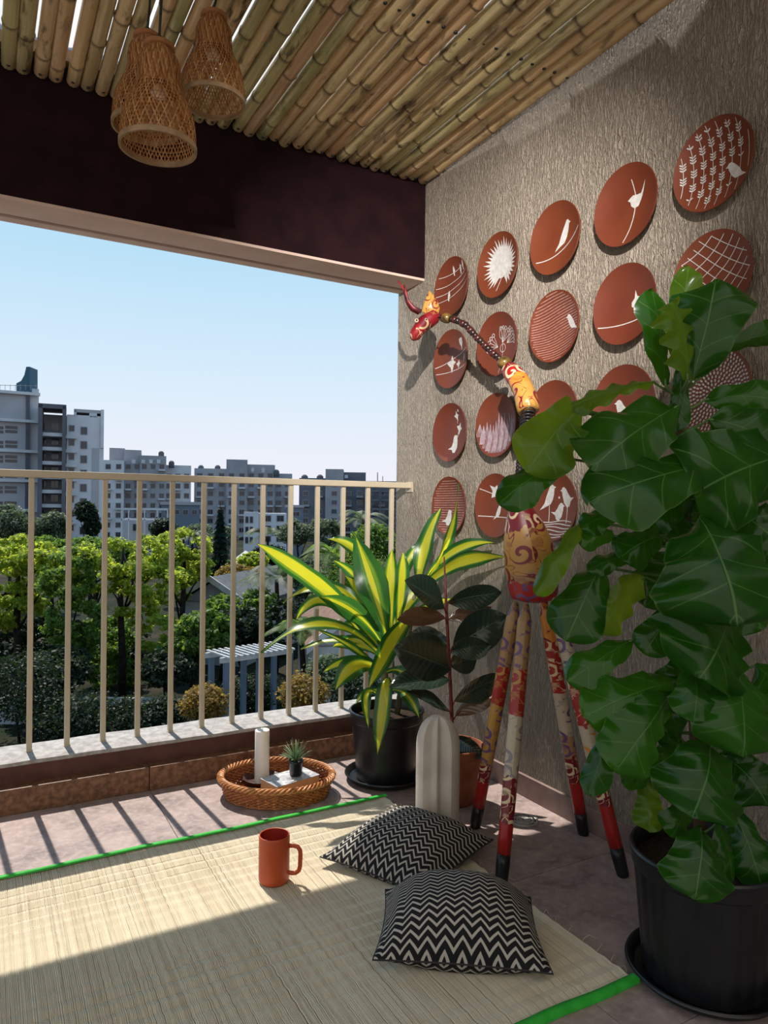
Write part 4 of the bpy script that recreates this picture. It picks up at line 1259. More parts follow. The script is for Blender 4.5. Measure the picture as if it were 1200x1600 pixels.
# ------------------------------------------------------------------ rubber plant in clay pot
M_rub = leaf_mat('rubber_leaf', (.008, .022, .015), (.016, .040, .026), (.07, .10, .07), 11, .10, (.10, .06, .02), .22, .6, under=(.14, .065, .03))
M_clay = varied('clay', (.27, .085, .042), (.36, .125, .065), 20, .8, .2, bump=.2)
RB = at_z(708, 1250, 0)
rub = empty('rubber_plant', RB, 'dark-leaved rubber plant with a red stem in a terracotta pot', 'potted plant')
pot('pot', RB, .078, .108, .205, M_clay, rub)
RD = (RB-CAM).dot(CF)
sx = [(708, 1175), (706, 1120), (703, 1060), (700, 1000), (697, 940), (694, 870)]
stem = [at_d(x, y, RD) for x, y in sx]
mb = MB(); mb.tube(stem, [.0075, .007, .0068, .0062, .005, .0022], 10)
PET = []
RUBS = [
 (694, 950, 633, 906, 46, -.02, -.08, 28), (696, 966, 620, 968, 28, -.02, -.10, 150), (700, 942, 784, 926, 36, .0, .03, 30), (700, 968, 768, 948, 30, .02, .06, 150),
 (708, 1012, 792, 962, 62, -.01, .0, 14), (704, 1018, 768, 1008, 34, -.02, -.10, 40), (704, 1046, 616, 1012, 74, -.03, -.10, 10), (704, 1062, 608, 1072, 36, -.03, -.11, 38),
 (710, 1096, 786, 1056, 36, .0, .03, 34), (712, 1118, 782, 1066, 34, .02, .06, 145), (703, 1112, 636, 1080, 20, -.02, -.06, 50), (712, 1152, 757, 1186, 24, -.03, -.10, 30),
 (700, 1000, 655, 1010, 36, .03, .08, 10), (702, 1040, 745, 1030, 40, .04, .08, 10), (698, 1015, 640, 990, 40, .03, .06, 20)]
for i, (bx, by, tx, ty, w, d0, d1, roll) in enumerate(RUBS):
    B, T = at_d(bx, by, RD+d0), at_d(tx, ty, RD+d1)
    Mi = (B+T)/2+Vector((0, 0, .012))-CF*.01
    rl = math.radians(roll); hw = w/2*(RD+d0)/FPX/max(.55, abs(math.cos(rl)))
    leaf_mesh(B, Mi, T, hw, RUB, -CF+Vector((0, 0, .3)), rl, .10, .03, 1.5, 16, 8, 90+i, fold=.18).build('leaf', M_rub, rub)
    Q = None
    for (a, pa), (b_, pb) in zip(zip(sx, stem), zip(sx[1:], stem[1:])):
        if b_[1] <= by+10 <= a[1]: Q = pa.lerp(pb, (a[1]-by-10)/(a[1]-b_[1]))
    if Q is not None: PET.append(MB().tube([Q, (Q+B)/2, B, bez(B, Mi, T, .1)], [.0035, .003, .0028, .002], 6))
M_redstem = plain('red_stem', (.16, .022, .018), .45)
mb.build('stem', M_redstem, rub); [q_.build('petiole', M_redstem, rub) for q_ in PET]
# ------------------------------------------------------------------ woven pendant lamps
g = NG('bamboo_strip')
co = g.coord('Object'); n1 = g.noise(co, 45, 3)
uv = g.n('ShaderNodeUVMap'); sep = g.n('ShaderNodeSeparateXYZ', Vector=uv.outputs[0])
col = g.ramp(g.m('ADD', g.m('MULTIPLY', n1, .3), g.m('MULTIPLY', sep.outputs[0], .8)), [(.1, (.17, .065, .02)), (.5, (.36, .16, .055)), (.9, (.58, .33, .14))])
M_strip = g.done_leaf(g.pbsdf(col, .4, .45), (.75, .33, .08), .30)
M_rim = varied('rim_band', (.24, .15, .08), (.34, .22, .12), 40, .5)
M_capw = varied('lamp_cap_wood', (.22, .085, .03), (.34, .14, .05), 25, .5)
M_cord = plain('black_cord', (.01, .01, .011), .6)
M_bulb = plain('frosted_bulb', (.75, .72, .66), .25)
LP = [(0, 1.0), (.05, 1.0), (.18, .99), (.32, .94), (.44, .82), (.54, .675), (.62, .60), (.70, .57), (.78, .575), (.86, .545), (.92, .47), (.965, .38), (1, .34)]
def pendant(cx, cy, d, R, label, cordshift=0):
    c = at_d(cx, cy, d)
    Hh = R*2.72
    def pt(a, t, dr=0): 
        r = R*interp(LP, t)+dr
        return c+Vector((r*math.cos(a), r*math.sin(a), Hh*t))
    root = empty('pendant_lamp', c, label, 'lamp', 'woven bamboo pendant lamps under the bamboo ceiling')
    mb = MB(); N = 64; K = 30
    for fam in (1, -1):
        for j in range(N):
            a0 = 2*math.pi*j/N; vs, fs = [], []
            for k in range(K+1):
                t = .035+.95*k/K
                a = a0+fam*1.15*t; off = (.0007 if (j+k//2+(fam > 0)) % 2 else -.0007)
                w = .0016*(R/.09)/(R*interp(LP, t))
                vs += [pt(a-w, t, off), pt(a+w, t, off)]
            for k in range(K): fs.append((2*k, 2*k+1, 2*k+3, 2*k+2))
            mb.add(vs, fs, [((j*7+(3 if fam > 0 else 0)) % 11/10, 0)]*len(vs))
    mb.build('woven_shade', M_strip, root, kind='stuff')
    mb = MB()
    for k in range(5):
        t = .14+.09*k
        mb.tube([pt(2*math.pi*i/40, t, 0) for i in range(40)], .0008, 4, closed=True, up=(0, 0, 1))
    mb.build('weft_hoops', M_strip, root)
    mb = MB(); prof = [(R*interp(LP, t)-.003, Hh*t) for t in (.60, .66, .72, .80, .88, .94, .985)]
    mb.lathe(prof, c, 40); mb.build('lining', M_strip, root)
    mb = MB(); mb.lathe([(R-.004, -.001), (R+.0018, -.001), (R+.0022, .004), (R+.0022, .0115), (R+.001, .0128), (R-.0025, .0128), (R-.0032, .004), (R-.004, -.001)], c, 64)
    auto_smooth(mb.build('rim_band', M_rim, root), 40)
    mb = MB(); r = R*.36; mb.lathe([(0, Hh*.985), (r*1.05, Hh*.985), (r*1.15, Hh*.995), (r*1.15, Hh*1.03), (r*1.0, Hh*1.045), (.2*r, Hh*1.05), (0, Hh*1.05)], c, 36)
    auto_smooth(mb.build('cap', M_capw, root), 40)
    mb = MB(); mb.lathe([(0, Hh*1.045), (.010, Hh*1.045), (.010, Hh*1.045+.016), (.004, Hh*1.045+.022), (0, Hh*1.045+.022)], c, 16); mb.build('cord_grip', M_cord, root)
    topz = 2.546
    z0 = c.z+Hh*1.045+.02
    mb = MB(); mb.tube([Vector((c.x+.006*math.sin(math.pi*t), c.y, lerp(z0, topz, t))) for t in [i/8 for i in range(9)]], .0032, 8); mb.build('cord', M_cord, root)
    mb = MB(); mb.lathe([(0, Hh*.62), (.017, Hh*.62), (.017, Hh*.90), (.012, Hh*.985), (0, Hh*.985)], c, 20); h = mb.build('bulb_holder', M_cord, root)
    mb = MB(); mb.lathe([(0, Hh*.50), (.010, Hh*.505), (.018, Hh*.53), (.020, Hh*.56), (.017, Hh*.60), (.012, Hh*.63), (.012, Hh*.64)], c, 24); mb.build('bulb', M_bulb, root)
    return root
pendant(247, 233, 1.735, .0895, 'lowest woven bamboo pendant lamp, in front of the other two')
pendant(333, 161, 2.03, .0885, 'woven bamboo pendant lamp hanging highest, to the right of the others')
pendant(229, 201, 1.93, .0885, 'woven bamboo pendant lamp half hidden behind the lowest one')

# ------------------------------------------------------------------ spotlight on a tall stand behind where one stands
SPOT_POS, SPOT_AIM = Vector((.06, -.10, 2.30)), Vector((1.74, 2.62, 1.62))
sl = empty('standing_spotlight', Vector((.10, -.18, 0)), 'black spotlight on a tall thin stand aimed at the plate wall', 'lamp')
aim = (SPOT_AIM-SPOT_POS).normalized()
u1 = aim.orthogonal().normalized()
mb = MB(); mb.tube([SPOT_POS-aim*.09, SPOT_POS-aim*.085, SPOT_POS-aim*.01, SPOT_POS], [.02, .032, .034, .034], 24, cap=False); mb.build('shade', M_cord, sl)
mb = MB(); mb.tube([Vector((.10, -.18, .01)), Vector((.10, -.18, 2.2)), SPOT_POS-aim*.07], .009, 10); mb.build('pole', M_cord, sl)
mb = MB(); mb.lathe([(0, 0), (.14, 0), (.14, .012), (.02, .02), (0, .02)], (.10, -.18, 0), 32); mb.build('base', M_cord, sl)
ld = bpy.data.lights.new('spot_beam', 'SPOT'); ld.energy = LAMP_POWER; ld.spot_size = math.radians(43); ld.spot_blend = 1.0
ld.shadow_soft_size = .016; ld.color = (1, .97, .93)
lo = bpy.data.objects.new('spot_beam', ld); COL.objects.link(lo)
lo.parent = sl; lo.location = SPOT_POS-Vector((.10, -.18, 0))+aim*.012; lo.rotation_euler = aim.to_track_quat('-Z', 'Y').to_euler()
# ------------------------------------------------------------------ outside: ground, buildings, trees
GZ = -9.0
ER = Vector((CR.x, CR.y, 0)).normalized(); EF = Vector((CF.x, CF.y, 0)).normalized(); EZ = Vector((0, 0, 1))
g = NG('ground_earth')
co = g.coord('Object'); n1 = g.noise(co, .25, 5, .6); n2 = g.noise(co, 2.5, 4, .6)
col = g.ramp(n1, [(.38, (.010, .016, .006)), (.5, (.018, .019, .011)), (.62, (.04, .032, .023))])  # earth near black, the shade of the garden put into its colour
col = g.mix(g.m('MULTIPLY', g.smooth(n2, .5, .7), .4), col, (.03, .05, .015))
M_ground = g.done(g.pbsdf(col, .95, .1))
mb = MB(); mb.box((-500, 6, GZ-1), (700, 900, GZ)); gr = mb.build('ground', M_ground, smooth=False); tag(gr, kind='structure')
FAC = [None, None]
def face(px, d):
    """following boxes belong to a facade turned square to the line of sight through px"""
    n = ray(px, 800); n.z = 0; FAC[1] = n.normalized(); FAC[0] = at_d(px, 800, d); FAC.append(d); FAC[2:] = [d]
def on_face(px, py, d):
    r_ = ray(px, py); n = FAC[1]; dd = (FAC[0]-CAM).dot(n)+(d-FAC[2])
    return CAM+r_*(dd/r_.dot(n))
def pbox(mb, x0, x1, pt, pb, d, th, dz0=None):
    a, b = on_face(x0, 800, d), on_face(x1, 800, d)
    xm = (x0+x1)/2; z1 = on_face(xm, pt, d).z; z0 = on_face(xm, pb, d).z if pb < 2000 else GZ
    w = b-a; w.z = 0; base = Vector((a.x, a.y, z0))
    mb.obox(base, w, FAC[1]*th, EZ*(z1-z0)); return base
M_b1 = varied('tower_grey_render', (.37, .36, .38), (.42, .41, .43), .3, .85, .2)
M_bw = varied('tower_white_render', (.55, .54, .56), (.61, .60, .62), .3, .85, .2)
M_bd = varied('tower_dark_trim', (.10, .10, .12), (.13, .13, .15), .4, .8, .2)
M_bt = plain('teal_panel', (.02, .085, .13), .6)
M_b2 = varied('block_grey_render', (.30, .29, .31), (.36, .35, .37), .2, .85, .2)
M_b3 = varied('block_dark_concrete', (.12, .12, .145), (.17, .17, .19), .2, .9, .2)
M_glass = plain('window_glass_dark', (.02, .022, .03), .12, .6)
M_frame = plain('window_frame_grey', (.30, .30, .33), .6)
M_slab = varied('balcony_slab', (.50, .50, .53), (.58, .58, .6), .5, .85, .2)
M_blue = plain('blue_grey_cladding', (.10, .14, .19), .5)
def part(root, name, mat, x0, x1, pt, pb, d, th):
    mb = MB(); pbox(mb, x0, x1, pt, pb, d, th); return mb.build(name, mat, root, smooth=False)
WME = {}
def window(root, x, y, w, h, d, mat=None):
    """frame set slightly proud of the wall with its pane inside"""
    f = MB(); pbox(f, x-w/2, x+w/2, y-h/2, y+h/2, d-.08, .15)
    fo = f.build('window', M_frame, root, smooth=False)
    p = MB(); iw, ih = w*.42, h*.42
    pbox(p, x-iw, x-w*.02, y-ih, y+ih, d-.12, .1); pbox(p, x+w*.02, x+iw, y-ih, y+ih, d-.12, .1)
    p.build('pane', mat or M_glass, fo, smooth=False)
def slit(root, x0, x1, y, h, d):
    p = MB(); pbox(p, x0, x1, y-h/2, y+h/2, d-.06, .2); p.build('window', M_glass, root, smooth=False)
BIG = 3000
# left tower with horizontal slit windows and a teal fin
d = 130
face(0, d)
r = empty('office_tower', Vector((at_d(20, 800, d).x, at_d(20, 800, d).y, GZ)), 'pale tower with slit windows and a teal fin on its roof, far left', 'building')
part(r, 'wall', M_b1, -60, 40, 609, BIG, d, 9); part(r, 'side_wall', M_bw, 40, 59, 607, BIG, d+.5, 6)
for yy in (609, 653, 701, 748, 795): part(r, 'floor_band', M_bw, -60, 61, yy, yy+4.5, d-.8, 1.0)
part(r, 'dark_strip', M_bd, 39, 45, 611, BIG, d-.4, .6)
for k, yy in enumerate((671, 694, 717, 741, 765, 789)):
    for x0, x1 in ((-20, 4), (7, 26)):
        slit(r, x0, x1, yy-3.2, 4.6, d); slit(r, x0, x1, yy+3.2, 4.6, d)
vs = [at_d(x, y, d+2) for x, y in ((25.5, 612), (25.5, 599), (33, 595), (38, 586), (41, 573), (46.5, 573), (46.5, 612))]
n = len(vs); vs2 = [p+EF*3 for p in vs]
mb = MB(); mb.add(vs+vs2, [tuple(range(n)), tuple(reversed(range(n, 2*n)))]+[(i, n+i, n+(i+1) % n, (i+1) % n) for i in range(n)]); mb.build('roof_fin', M_bt, r, smooth=False)
mb = MB()
for x in range(-40, 60, 8): mb.tube([at_d(x, 610, d+1), at_d(x, 601, d+1)], .04, 4)
mb.tube([at_d(-45, 601, d+1), at_d(58, 603, d+1)], .05, 4); mb.build('roof_railing', M_frame, r)
# balcony tower beside it
face(110, d)
r = empty('balcony_tower', Vector((at_d(110, 800, d).x, at_d(110, 800, d).y, GZ)), 'white apartment tower with stacked balconies and open roof frames, left', 'building')
part(r, 'wall', M_bw, 103, 161, 649, BIG, d+2, 9); part(r, 'wall', M_b1, 64, 103, 648, BIG, d+5, 7)
part(r, 'dark_pier', M_bd, 58, 65, 631, BIG, d-1, 7); part(r, 'dark_pier', M_bd, 96, 102, 634, BIG, d-1, 7); part(r, 'dark_beam', M_bd, 58, 102, 631, 638, d-1, 7)
part(r, 'roof_frame_beam', M_b1, 114, 161, 640, 645, d+2, 8); part(r, 'roof_frame_pier', M_bw, 114, 118, 640, 652, d+2, 8); part(r, 'roof_frame_pier', M_bw, 156, 161, 640, 700, d+1.6, 8); part(r, 'roof_frame_pier', M_bw, 138, 150, 645, 652, d+2, 8)
for k in range(8):
    yy = 676+22.3*k
    part(r, 'balcony_slab', M_slab, 65, 96, yy, yy+5.5, d+.2, 5); part(r, 'balcony_slab', M_slab, 102, 119, yy+4, yy+9, d+.8, 1.5)
    window(r, 85, yy-9, 13, 13, d+5); window(r, 68, yy-9, 6, 11, d+5); window(r, 111, yy-7, 9, 10, d+2); window(r, 130, yy-3, 11, 13, d+2)
part(r, 'recess_panel', M_b1, 143, 154, 700, BIG, d+1.9, .3)
# mid blocks
def block(name, d, label, masses, wall, floors, cols, wsize, extra=None):
    x0 = min(m_[0] for m_ in masses); x1 = max(m_[1] for m_ in masses); c = at_d((x0+x1)/2, 800, d)
    face((x0+x1)/2, d)
    r = empty(name, Vector((c.x, c.y, GZ)), label, 'building')
    for i, (a, b, t, dd, mt) in enumerate(masses): part(r, 'wall', mt or wall, a, b, t, BIG, d+dd, 10)
    for (a, b, t, dd, mt) in masses:
        k = 0
        for yy in floors:
            if yy < t+8: continue
            nn = max(1, int((b-a)/cols))
            for q in range(nn):
                xx = a+(q+.5)*(b-a)/nn
                if (q+k) % 3 == 2 and nn > 1: 
                    part(r, 'balcony_slab', M_slab if mt is not M_b3 and wall is not M_b3 else M_b2, xx-wsize[0]*.6, xx+wsize[0]*.6, yy+wsize[1]*.5, yy+wsize[1]*.5+2.5, d+dd-2.5, 2.6)
                window(r, xx, yy, *wsize, d+dd)
            k += 1
    if extra: extra(r, d)
    return r
fl = [729+15.2*k for k in range(8)]
def ex2(r, d):
    for x in (208, 223, 235, 247): part(r, 'roof_opening', plain('sky_gap', (.62, .64, .70), .9) if False else M_slab, x-3, x+3, 718, 724, d+1.9-.3, .3)
    for x, y in ((268, 724), (252, 709)): 
        mb = MB(); p = at_d(x, y, d+6); mb.lathe([(0, -1.5), (.9, -1.5), (.9, .3), (.5, .8), (0, .9)], p, 12); mb.build('water_tank', M_bd, r)
block('apartment_block', 225, 'stepped grey apartment block behind the garden, second from left', [(160, 193, 719, 0, M_bw), (170, 194, 700, 8, None), (193, 220, 703, 4, None), (218, 259, 712, 2, None), (257, 298, 727, 6, M_bw)], M_b2, fl, 13, (8.5, 8.5), ex2)
fl = [743+14.2*k for k in range(8)]
def ex3(r, d):
    for x, y in ((314, 731), (340, 731), (432, 738)):
        mb = MB(); p = at_d(x, y, d+6); mb.lathe([(0, -1.5), (1.0, -1.5), (1.0, .3), (.5, .9), (0, 1.0)], p, 12); mb.build('water_tank', M_bd, r)
    part(r, 'roof_opening', M_slab, 392, 396, 731, 737, d+1.7, .3); part(r, 'roof_opening', M_slab, 408, 413, 731, 738, d+1.7, .3)
block('apartment_block', 240, 'grey apartment block with rooftop tanks, middle of the skyline', [(303, 354, 732, 6, M_b1), (353, 386, 718, 2, None), (385, 429, 726, 4, None), (428, 456, 740, 8, M_b1)], M_b2, fl, 14, (9, 8), ex3)
fl = [757+14*k for k in range(8)]
def ex4(r, d):
    for k in range(7): part(r, 'open_floor', M_b3, 575, 628, 752+14*k, 755+14*k, d-2, 6)
    for x in (580, 594, 608, 620): part(r, 'column', M_b3, x-1, x+1, 752, BIG, d-2, 1)
    mb = MB(); mb.tube([at_d(590, 752, d), at_d(590, 738, d)], .15, 5); mb.tube([at_d(598, 752, d), at_d(598, 744, d)], .12, 5); mb.build('mast', M_bd, r)
    for x, y in ((476, 746), (500, 746)):
        mb = MB(); p = at_d(x, y, d+6); mb.lathe([(0, -1.5), (1.1, -1.5), (1.1, .3), (.5, .9), (0, 1.0)], p, 12); mb.build('water_tank', M_bd, r)
    part(r, 'roof_opening', M_slab, 538, 543, 742, 747, d+1.5, .4)
block('apartment_block', 230, 'dark unfinished apartment block next to the balcony wall', [(467, 509, 747, 4, None), (508, 536, 733, 2, M_b2), (535, 571, 738, 6, None), (570, 640, 752, 10, None)], M_b3, fl, 15, (9, 8), ex4)
# low structures
d = 150
face(280, 150)
r = empty('low_office', Vector((at_d(280, 840, d).x, at_d(280, 840, d).y, GZ)), 'low blue-grey flat-roofed building between the apartment blocks', 'building')
part(r, 'wall', M_blue, 252, 312, 786, BIG, d, 15); part(r, 'roof_band', M_b2, 250, 314, 784, 789, d-.4, 16)
for x in (262, 276, 290, 304): window(r, x, 800, 9, 8, d)
face(228, 110)
r = empty('white_frame_house', Vector((at_d(228, 840, 110).x, at_d(228, 840, 110).y, GZ)), 'low white house with an open frame, left of the conifer', 'building')
d = 110
part(r, 'wall', M_b1, 192, 262, 812, BIG, d+4, 10)
for x in (190, 201, 226, 246, 262): part(r, 'frame_post', M_bw, x-1, x+1, 796, BIG, d, .6)
part(r, 'frame_beam', M_bw, 189, 263, 794, 797, d, .6); part(r, 'frame_beam', M_bw, 189, 263, 811, 813.5, d, .6)
for x in (212, 236, 254): window(r, x, 824, 9, 12, d+4)
face(415, 120)
r = empty('white_villa', Vector((at_d(415, 840, 120).x, at_d(415, 840, 120).y, GZ)), 'low white villa with dark windows under the middle apartment block', 'building')
d = 120
part(r, 'wall', M_bw, 381, 448, 802, BIG, d+2, 12); part(r, 'front_bay', M_bw, 381, 404, 800, BIG, d, 4)
for y in (812, 828, 844):
    for x in (386, 393): window(r, x, y, 5, 11, d)
    for x in (418, 438): window(r, x, y-2, 12, 10, d+2)
face(460, 140)
r = empty('blue_annex', Vector((at_d(460, 830, 140).x, at_d(460, 830, 140).y, GZ)), 'small blue-grey annex right of the white villa', 'building')
part(r, 'wall', M_blue, 446, 474, 792, BIG, 140, 8); part(r, 'roof_band', M_b2, 445, 475, 789, 793, 139.6, 9)
for y in (803, 818): window(r, 462, y, 14, 7, 140)

# houses among the trees
M_tile = varied('roof_tiles_grey', (.07, .075, .08), (.12, .12, .125), 3, .8)
M_tile_r = varied('roof_tiles_brown', (.14, .08, .055), (.22, .13, .09), 3, .85)
M_wht = varied('white_trim', (.40, .39, .38), (.48, .47, .46), 2, .8)
def gable(name, label, px, py_eave, py_ridge, halfw, d, depth, roofm, wallm, turn=0.5):
    e, rg_ = at_d(px, py_eave, d), at_d(px, py_ridge, d)
    hw = halfw*d/FPX; ax = (ER*math.cos(turn)+EF*math.sin(turn)); ay = (EF*math.cos(turn)-ER*math.sin(turn))
    r = empty(name, Vector((e.x, e.y, GZ)), label, 'house')
    mb = MB(); mb.obox(Vector((e.x, e.y, GZ))-ax*hw*.88, ax*hw*1.76, ay*depth, EZ*(e.z-GZ+.1))
    a = Vector((e.x, e.y, e.z)); q = [a-ax*hw*.88, a+ax*hw*.88, a+EZ*(rg_.z-e.z)*.9]
    q2 = [p+ay*depth for p in q]; mb.add(q+q2, [(0, 1, 2), (5, 4, 3), (0, 2, 5, 3), (1, 4, 5, 2)])
    mb.build('wall', wallm, r, smooth=False)
    for s in (-1, 1):
        mb = MB(); p0 = a+ax*(hw*1.08*s)-EZ*.1-ay*.5; p1 = a+EZ*(rg_.z-e.z)-ay*.5
        mb.obox(p0, p1-p0, ay*(depth+1), EZ*.18); mb.build('roof_slope', roofm, r, smooth=False)
        mb = MB(); mb.obox(p0-ay*.06-EZ*.12, p1-p0, ay*.12, EZ*.42); mb.build('bargeboard', M_wht, r, smooth=False)
    for q_ in (-.4, .4):
        mb = MB(); mb.obox(a+ax*(hw*q_)-EZ*2.2-ay*.08-ax*.5, ax*1.0, ay*.1, EZ*1.2); mb.build('window', M_glass, r, smooth=False)
    return r
gable('gable_house', 'grey gabled house roof with white edges behind the tall tree', 332, 942, 905, 62, 46, 12, M_tile, M_b2, -.25)
gable('gable_house', 'small pale roofed house behind the palms right of the conifer', 400, 895, 872, 30, 62, 8, M_wht, M_bw, .3)
gable('gable_house', 'brown roofed house low behind the corn plant', 545, 1010, 960, 62, 34, 9, M_tile_r, M_wht, .2)
# pergola
r = empty('garden_pergola', Vector((at_d(400, 1090, 30).x, at_d(400, 1090, 30).y, GZ)), 'white slatted garden pergola below the railing', 'pergola')
a, b = at_d(352, 1036, 29), at_d(452, 1019, 31)
dirv = (b-a); dirv.z = 0; L_ = dirv.length; dirv.normalize(); nv_ = Vector((-dirv.y, dirv.x, 0)); zt_ = a.z
for s in (0, 1):
    mb = MB(); mb.obox(a+nv_*(1.3*s)-dirv*.2, dirv*(L_+.4), nv_*.12, EZ*.22); mb.build('beam', M_wht, r, smooth=False)
for k in range(12):
    mb = MB(); mb.obox(a+dirv*(L_*k/11)-nv_*.3+EZ*.2, dirv*.1, nv_*2.0, EZ*.08); mb.build('slat', M_wht, r, smooth=False)
for k in (0, .5, 1):
    for s in (0, 1):
        mb = MB(); mb.obox(Vector((a.x, a.y, GZ))+dirv*(L_*k)+nv_*(1.3*s), dirv*.2, nv_*.2, EZ*(zt_-GZ)); mb.build('post', M_blue, r, smooth=False)
# garden wall
r = empty('garden_wall', Vector((at_d(200, 1100, 33).x, at_d(200, 1100, 33).y, GZ)), 'low pale garden wall in the shade below the trees', 'wall')
mb = MB(); p = at_d(-10, 1120, 33); q = at_d(330, 1098, 33); v = q-p; v.z = 0
mb.obox(Vector((p.x, p.y, GZ)), v, EF*.25, EZ*1.1); mb.build('wall', M_b2, r, smooth=False)
mb = MB(); mb.obox(Vector((p.x, p.y, GZ+1.1)), v, EF*.35, EZ*.12); mb.build('coping', M_wht, r, smooth=False)

# ---- trees
def foliage_mat(name, c1, c2, tcol, trans=.45):
    g = NG(name); n = g.noise(g.coord('Object'), 1.6, 3); n2 = g.n('ShaderNodeNewGeometry').outputs['Random Per Island']
    f = g.m('ADD', g.m('MULTIPLY', n, .55), g.m('MULTIPLY', n2, .45))
    col = g.ramp(f, [(.28, tuple(x*.6 for x in c1)), (.72, tuple(x*1.2 for x in c2))])
    return g.done_leaf(g.pbsdf(col, .55, .3), g.mix(n2, tcol, tuple(x*1.25 for x in tcol)), trans)
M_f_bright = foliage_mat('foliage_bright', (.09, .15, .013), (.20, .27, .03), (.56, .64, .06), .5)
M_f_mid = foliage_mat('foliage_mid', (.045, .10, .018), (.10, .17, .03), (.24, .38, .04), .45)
M_f_dark = foliage_mat('foliage_dark', (.006, .015, .006), (.016, .030, .011), (.03, .06, .014), .3)  # dark leaves lowered further, putting the garden's shade into the colour
M_f_grey = foliage_mat('foliage_grey', (.06, .085, .05), (.12, .15, .09), (.16, .22, .09), .35)
M_f_rust = foliage_mat('foliage_rust', (.12, .10, .02), (.24, .13, .03), (.40, .28, .05), .45)
M_trunk = varied('tree_bark', (.015, .011, .009), (.035, .027, .022), 4, .9, .1)
def leaf_cloud(clumps, n, size, seed, flat=.55):
    """clumps: array of (x,y,z,r); returns verts, faces"""
    rg_ = np.random.default_rng(seed); C = np.array(clumps); w = C[:, 3]**2; w /= w.sum()
    idx = rg_.choice(len(C), n, p=w); c = C[idx]
    dv = rg_.normal(size=(n, 3)); dv /= np.linalg.norm(dv, axis=1)[:, None]
    rad = c[:, 3]*rg_.random(n)**.75*1.3
    P_ = c[:, :3]+dv*rad[:, None]*np.array([1, 1, flat])
    nr = dv*.6+rg_.normal(size=(n, 3))*.6+np.array([0, 0, .7]); nr /= np.linalg.norm(nr, axis=1)[:, None]
    t = np.cross(nr, rg_.normal(size=(n, 3))); t /= np.linalg.norm(t, axis=1)[:, None]
    b = np.cross(nr, t); s = size*(.6+.8*rg_.random(n))[:, None]
    V = np.stack([P_-t*s, P_-b*s*.55+nr*s*.12, P_+t*s, P_+b*s*.55+nr*s*.12], 1).reshape(-1, 3)
    return V, np.arange(4*n).reshape(-1, 4)
def mesh_np(name, V, F, mat, parent):
    me = bpy.data.meshes.new(name); o0 = np.array(root_loc(parent))
    V = (V-o0).astype(np.float32)
    me.vertices.add(len(V)); me.vertices.foreach_set('co', V.ravel())
    k = F.shape[1]
    me.loops.add(F.size); me.loops.foreach_set('vertex_index', F.ravel().astype(np.int32))
    me.polygons.add(len(F)); me.polygons.foreach_set('loop_start', np.arange(0, F.size, k, dtype=np.int32))
    try: me.polygons.foreach_set('loop_total', np.full(len(F), k, dtype=np.int32))
    except Exception: pass
    me.update(calc_edges=True); me.materials.append(mat)
    o = bpy.data.objects.new(name, me); COL.objects.link(o); o.parent = parent; return o
def tree(name, label, boxes, d, mat, n, size, seed, trunk_px=None, cat='tree', clump=.30, flat=.55, thick=.16, group=None):
    """boxes: crown ellipses (cx, cy, halfw, halfh) in view at distance d, built round in depth"""
    rr = random.Random(seed); clumps = []
    tot = sum(b[2]*b[3] for b in boxes)
    for (cx, cy, hw, hh) in boxes:
        c = at_d(cx, cy, d); W, Hh_ = hw*d/FPX, hh*d/FPX
        for k in range(max(8, int(120*hw*hh/tot))):
            while True:
                u, v, w = rr.uniform(-1, 1), rr.uniform(-1, 1), rr.uniform(-1, 1)
                if u*u+v*v+w*w < 1: break
            l = (u*u+v*v+w*w)**.5; f = (.55+.45*l)/max(l, .2)
            u, v, w = u*f*.85, v*f*.85, w*f*.85
            p = c+ER*(u*W)+EF*(v*min(W, 4.5))+EZ*(w*Hh_)
            clumps.append((p.x, p.y, p.z, clump*min(W, Hh_*1.6)*rr.uniform(.6, 1.25)))
    tx = trunk_px if trunk_px is not None else boxes[0][0]
    base = at_d(tx, 1000, d); base.z = GZ
    root = empty(name, base, label, cat, group)
    V, F = leaf_cloud(clumps, n, size, seed, flat)
    V[:, 2] = np.maximum(V[:, 2], GZ+.05)
    mesh_np('foliage', V, F, mat, root)
    c0 = at_d(boxes[0][0], boxes[0][1], d)
    top = Vector((lerp(base.x, c0.x, .7), lerp(base.y, c0.y, .7), c0.z+boxes[0][3]*d/FPX*.35))
    mb = MB(); tr = [base.lerp(top, t)+ER*(.12*math.sin(5*t+seed)) for t in (0, .25, .5, .75, 1)]
    mb.tube(tr, [thick*1.2, thick, thick*.8, thick*.6, thick*.25], 8)
    for k in range(9):
        q = clumps[rr.randrange(len(clumps))]; s = tr[1].lerp(tr[4], rr.uniform(.1, .95)); e = Vector(q[:3])
        if (e-s).length < 7: mb.tube([s, s.lerp(e, .5)+EZ*.25, e], [thick*.38, thick*.25, thick*.08], 5)
    mb.build('trunk', M_trunk, root)
    return root
TG = 'trees in the garden below the balcony'
